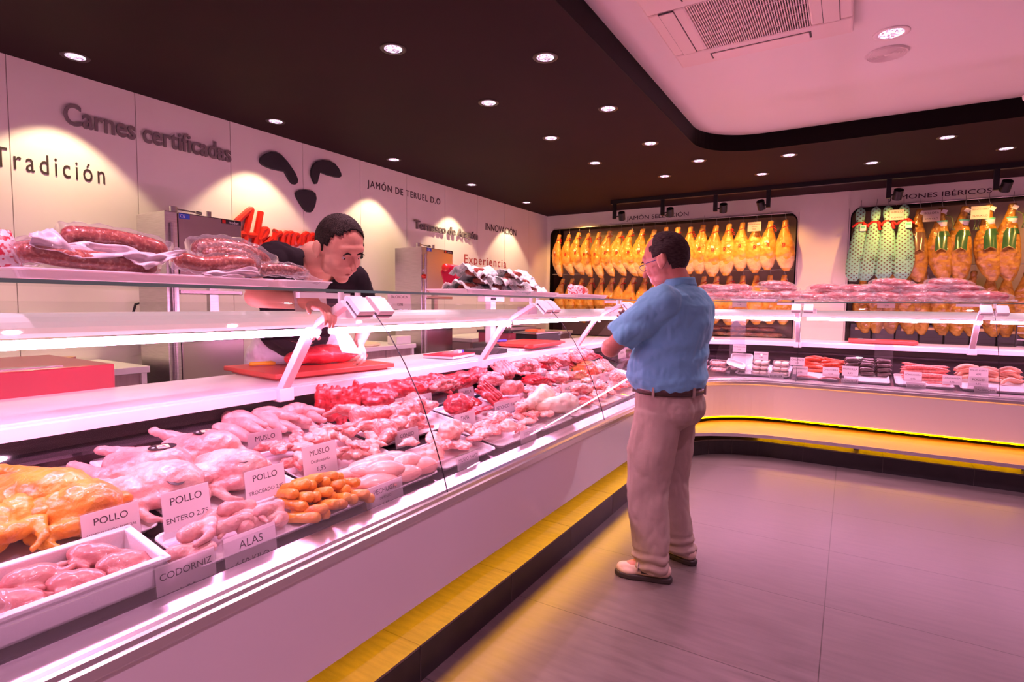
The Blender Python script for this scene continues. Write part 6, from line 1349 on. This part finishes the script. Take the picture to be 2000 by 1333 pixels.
# cable behind
t_ = thing('power_socket', 'wall socket with black cable loop beside the left band saw', 'socket', (-4.25, 1.95, 1.22))
obj('socket_plate', MB().bx(0, .02, -.06, .06, -.05, .05), M['steel'], t_, bevel=.003)
obj('cable', MB().tube([(.03, -.05, 0), (.05, -.09, .06), (.05, -.07, .13), (.05, -.01, .15), (.04, .04, .08), (.03, .03, 0), (.03, .02, -.12), (.06, -.04, -.2), (.06, .06, -.23)], .009, 8), M['black'], t_, smooth=True)
# magenta crate, white post, dark machine, further along the aisle
t_ = thing('red_crate', 'magenta red plastic crate with dark lid behind the red notebook', 'crate', (-3.20, 5.0, 0))
obj('stand', MB().bx(-.2, .2, -.2, .5, 0, .90), M['steel'], t_); obj('crate', MB().bx(-.18, .2, -.18, .50, .905, 1.075), mat('magenta_plastic', (.42, .01, .07), .3, coat=.3), t_, bevel=.01)
obj('lid', MB().bx(-.19, .21, -.19, .51, 1.075, 1.10), M['blackmat'], t_); tp_ = MB(); tp_.bx(-.16, .18, -.1, .45, 1.10, 1.13); tp_.bx(-.2, .22, -.15, .5, 1.15, 1.165); obj('slicer_plate', tp_, M['steel'], t_)
t_ = thing('scale_post', 'white weighing scale post with display standing behind the counter', 'weighing scale', (-2.62, 3.92, .995))
obj('base', MB().bx(-.12, .13, -.10, .16, 0, .05), M['blackmat'], t_, bevel=.008); obj('post', MB().bx(-.03, .03, -.04, .04, .05, .44), M['white_metal'], t_, bevel=.006)
hd_ = obj('display_head', MB().bx(-.04, .04, -.14, .16, .40, .46), M['white_metal'], t_, bevel=.008); obj('screen', MB().bx(.041, .043, -.06, .02, .415, .445), M['ink'], hd_)
t_ = thing('dark_machine', 'dark low machine on the worktop beside the white post', 'machine', (-2.62, 4.75, .995)); obj('body', MB().bx(-.12, .12, -.22, .28, 0, .10), M['blackmat'], t_, bevel=.01); obj('tray_top', MB().bx(-.13, .13, -.25, .3, .10, .115), M['steel'], t_, bevel=.004)
obj('orange_item', MB().bx(-.08, .06, -.1, .05, .116, .135), M['orange'], t_)
# --- on the worktop: boards, meat, knives, notebook
WZ = .995
def board(c, sx_, sy_, yaw, lab, h=.022, foot=True):
    t_ = thing('cutting_board', lab, 'cutting board', (c[0], c[1], WZ), (0, 0, yaw)); obj('board', MB().bx(-sx_, sx_, -sy_, sy_, .012 if foot else 0, .012+h), M['redboard'], t_, bevel=.004)
    if foot: obj('under_board', MB().bx(-sx_+.03, sx_-.03, -sy_+.03, sy_-.03, 0, .012), M['redboard'], t_)
    return t_
board((-2.545, 2.02), .27, .36, -.12, 'red cutting board under the big red meat beside the butcher', .024)
board((-2.40, 4.18), .22, .32, .04, 'red cutting board with blue handled knife farther along', .022)
board((6.62*0+.30, 6.98), .30, .16, 0.0, 'red cutting board on the back counter behind the shelf', .03)
mb = MB(); mb.ell((0, 0, .055), (.085, .17, .055)); mb.ell((.0, .12, .04), (.06, .14, .038)); mb.ell((0, -.16, .045), (.05, .08, .042)); mb.ell((0, .24, .026), (.035, .06, .024))
me = organic(mb, .006, 3, .008, .06, 5); tag(obj('beef_joint', me, M['beef2'] if 'beef2' in M else meat('fresh_crimson_beef', [(.3, (.50, .01, .025)), (.6, (.68, .03, .05)), (.9, (.80, .14, .14))], 5, 1, dist=5, bump=.6), loc=(-2.52, 2.08, WZ+.036), rot=(0, 0, -.10)), 'large glossy crimson beef joint on the board in front of the butcher', 'meat joint')
M['yellow'] = mat('yellow_handle', (.85, .42, .01), .35); M['bluehd'] = mat('blue_handle', (.05, .05, .45), .35)
def knife(loc, yaw, hm, lab, L_=.22, z=0):
    t_ = thing('knife', lab, 'knife', loc, (0, 0, yaw)); obj('handle', MB().tube([(0, -.13, .014), (0, -.12, .014), (0, -.07, .015), (0, -.02, .014), (0, 0, .013)], [.010, .015, .013, .016, .010], 12, flat=.8), hm, t_, smooth=True)
    obj('blade', MB().prism([(-.014, 0), (.014, 0), (.016, L_*.6), (-.004, L_), (-.014, L_*.7)], lambda u, v, w: (u, v, w), .012, .0138), M['steel'], t_)
pk_ = onz(560, 712, WZ+.036); knife((-2.66, 1.87, WZ+.036), -.42, M['yellow'], 'yellow handled knife lying on the red board by the butcher')
knife((-2.52, 4.02, WZ+.034), -.1, M['bluehd'], 'blue handled knife on the farther red board')
# big red block with long knife at the left edge
t_ = thing('butcher_block', 'thick red chopping block on its stand at the left edge', 'chopping block', (-3.10, .35, 0)); obj('stand', MB().bx(-.25, .28, -.7, .76, 0, .975), M['white_metal'], t_); obj('block', MB().bx(-.34, .35, -.8, .79, .985, 1.10), mat('red_block_face', (.34, .012, .03), .35, c2=(.30, .010, .026), scale=6, coat=.3), t_, bevel=.008)
tag(obj('long_knife_blade', MB().prism([(0, -.3), (0, .42), (-.05, .36), (-.08, .1), (-.085, -.3)], lambda u, v, w: (u, v, w), 0, .003), M['plate'], loc=(-2.80, .55, 1.101)), 'broad steel knife blade on the thick red block', 'knife')
t_ = thing('round_tin', 'small round patterned tin on the bench at left', 'tin', onx(130, 700, -3.75)); t_.location.z = .986
obj('tin_body', MB().lathe([(0, 0), (.04, 0), (.042, .004), (.042, .07), (0, .07)], 20), mat('patterned_tin', (.4, .1, .2), .4, c2=(.7, .5, .1), scale=40), t_)
t_ = thing('notebook', 'red hardback notebook lying on the worktop with pens', 'notebook', (-2.42, 3.10, WZ), (0, 0, .12)); obj('cover', MB().bx(-.12, .12, -.16, .16, .020, .026), mat('crimson_cover', (.45, .01, .04), .4), t_, bevel=.002); obj('pages', MB().bx(-.115, .118, -.155, .158, .004, .020), M['paper'], t_); obj('back_cover', MB().bx(-.12, .12, -.16, .16, 0, .004), M['ink'], t_)
t_ = thing('marker_case', 'small clear case with blue and white markers on the notebook', 'pen case', (-2.40, 3.12, WZ+.026), (0, 0, .1)); obj('case', MB().bx(-.03, .03, -.10, .02, 0, .014), M['bagfilm'], t_); obj('white_marker', MB().bx(-.02, .02, .03, .08, 0, .02), M['paper'], t_); obj('blue_marker', MB().bx(-.02, .02, .08, .11, 0, .02), M['bluehd'], t_)
t_ = thing('dark_box', 'low dark box with knob on the worktop beside the strut', 'box', (-2.40, 3.50, WZ), (0, 0, 0)); obj('box_body', MB().bx(-.10, .12, -.14, .15, 0, .035), M['blackmat'], t_, bevel=.003); obj('knob', MB().ell((.02, .05, .05), .016), M['black'], t_, smooth=True)
t_ = thing('scissors', 'small metal tool lying on the back counter red board', 'scissors', (.16, 6.96, WZ+.042), (0, 0, .2)); mb = MB(); mb.bx(-.02, .09, -.008, .0, 0, .006); 
for s_ in (1, -1): mb.tube([(-.05+.022*math.cos(q), s_*.018+.014*math.sin(q), .006) for q in [2*PI*i/12 for i in range(13)]], .004, 6)
obj('tool_body', mb, M['steel'], t_)
# spare white block on the worktop beside the far board
tag(obj('white_board', MB().bx(-.16, .14, -.42, .30, 0, .02), M['marble'], loc=(-2.40, 4.22, WZ-.0005), bevel=.003), 'flat white board under the farther red cutting board', 'cutting board')
bpy.data.objects['cutting_board.001'].location.z += .02; bpy.data.objects['knife.001'].location.z += .02
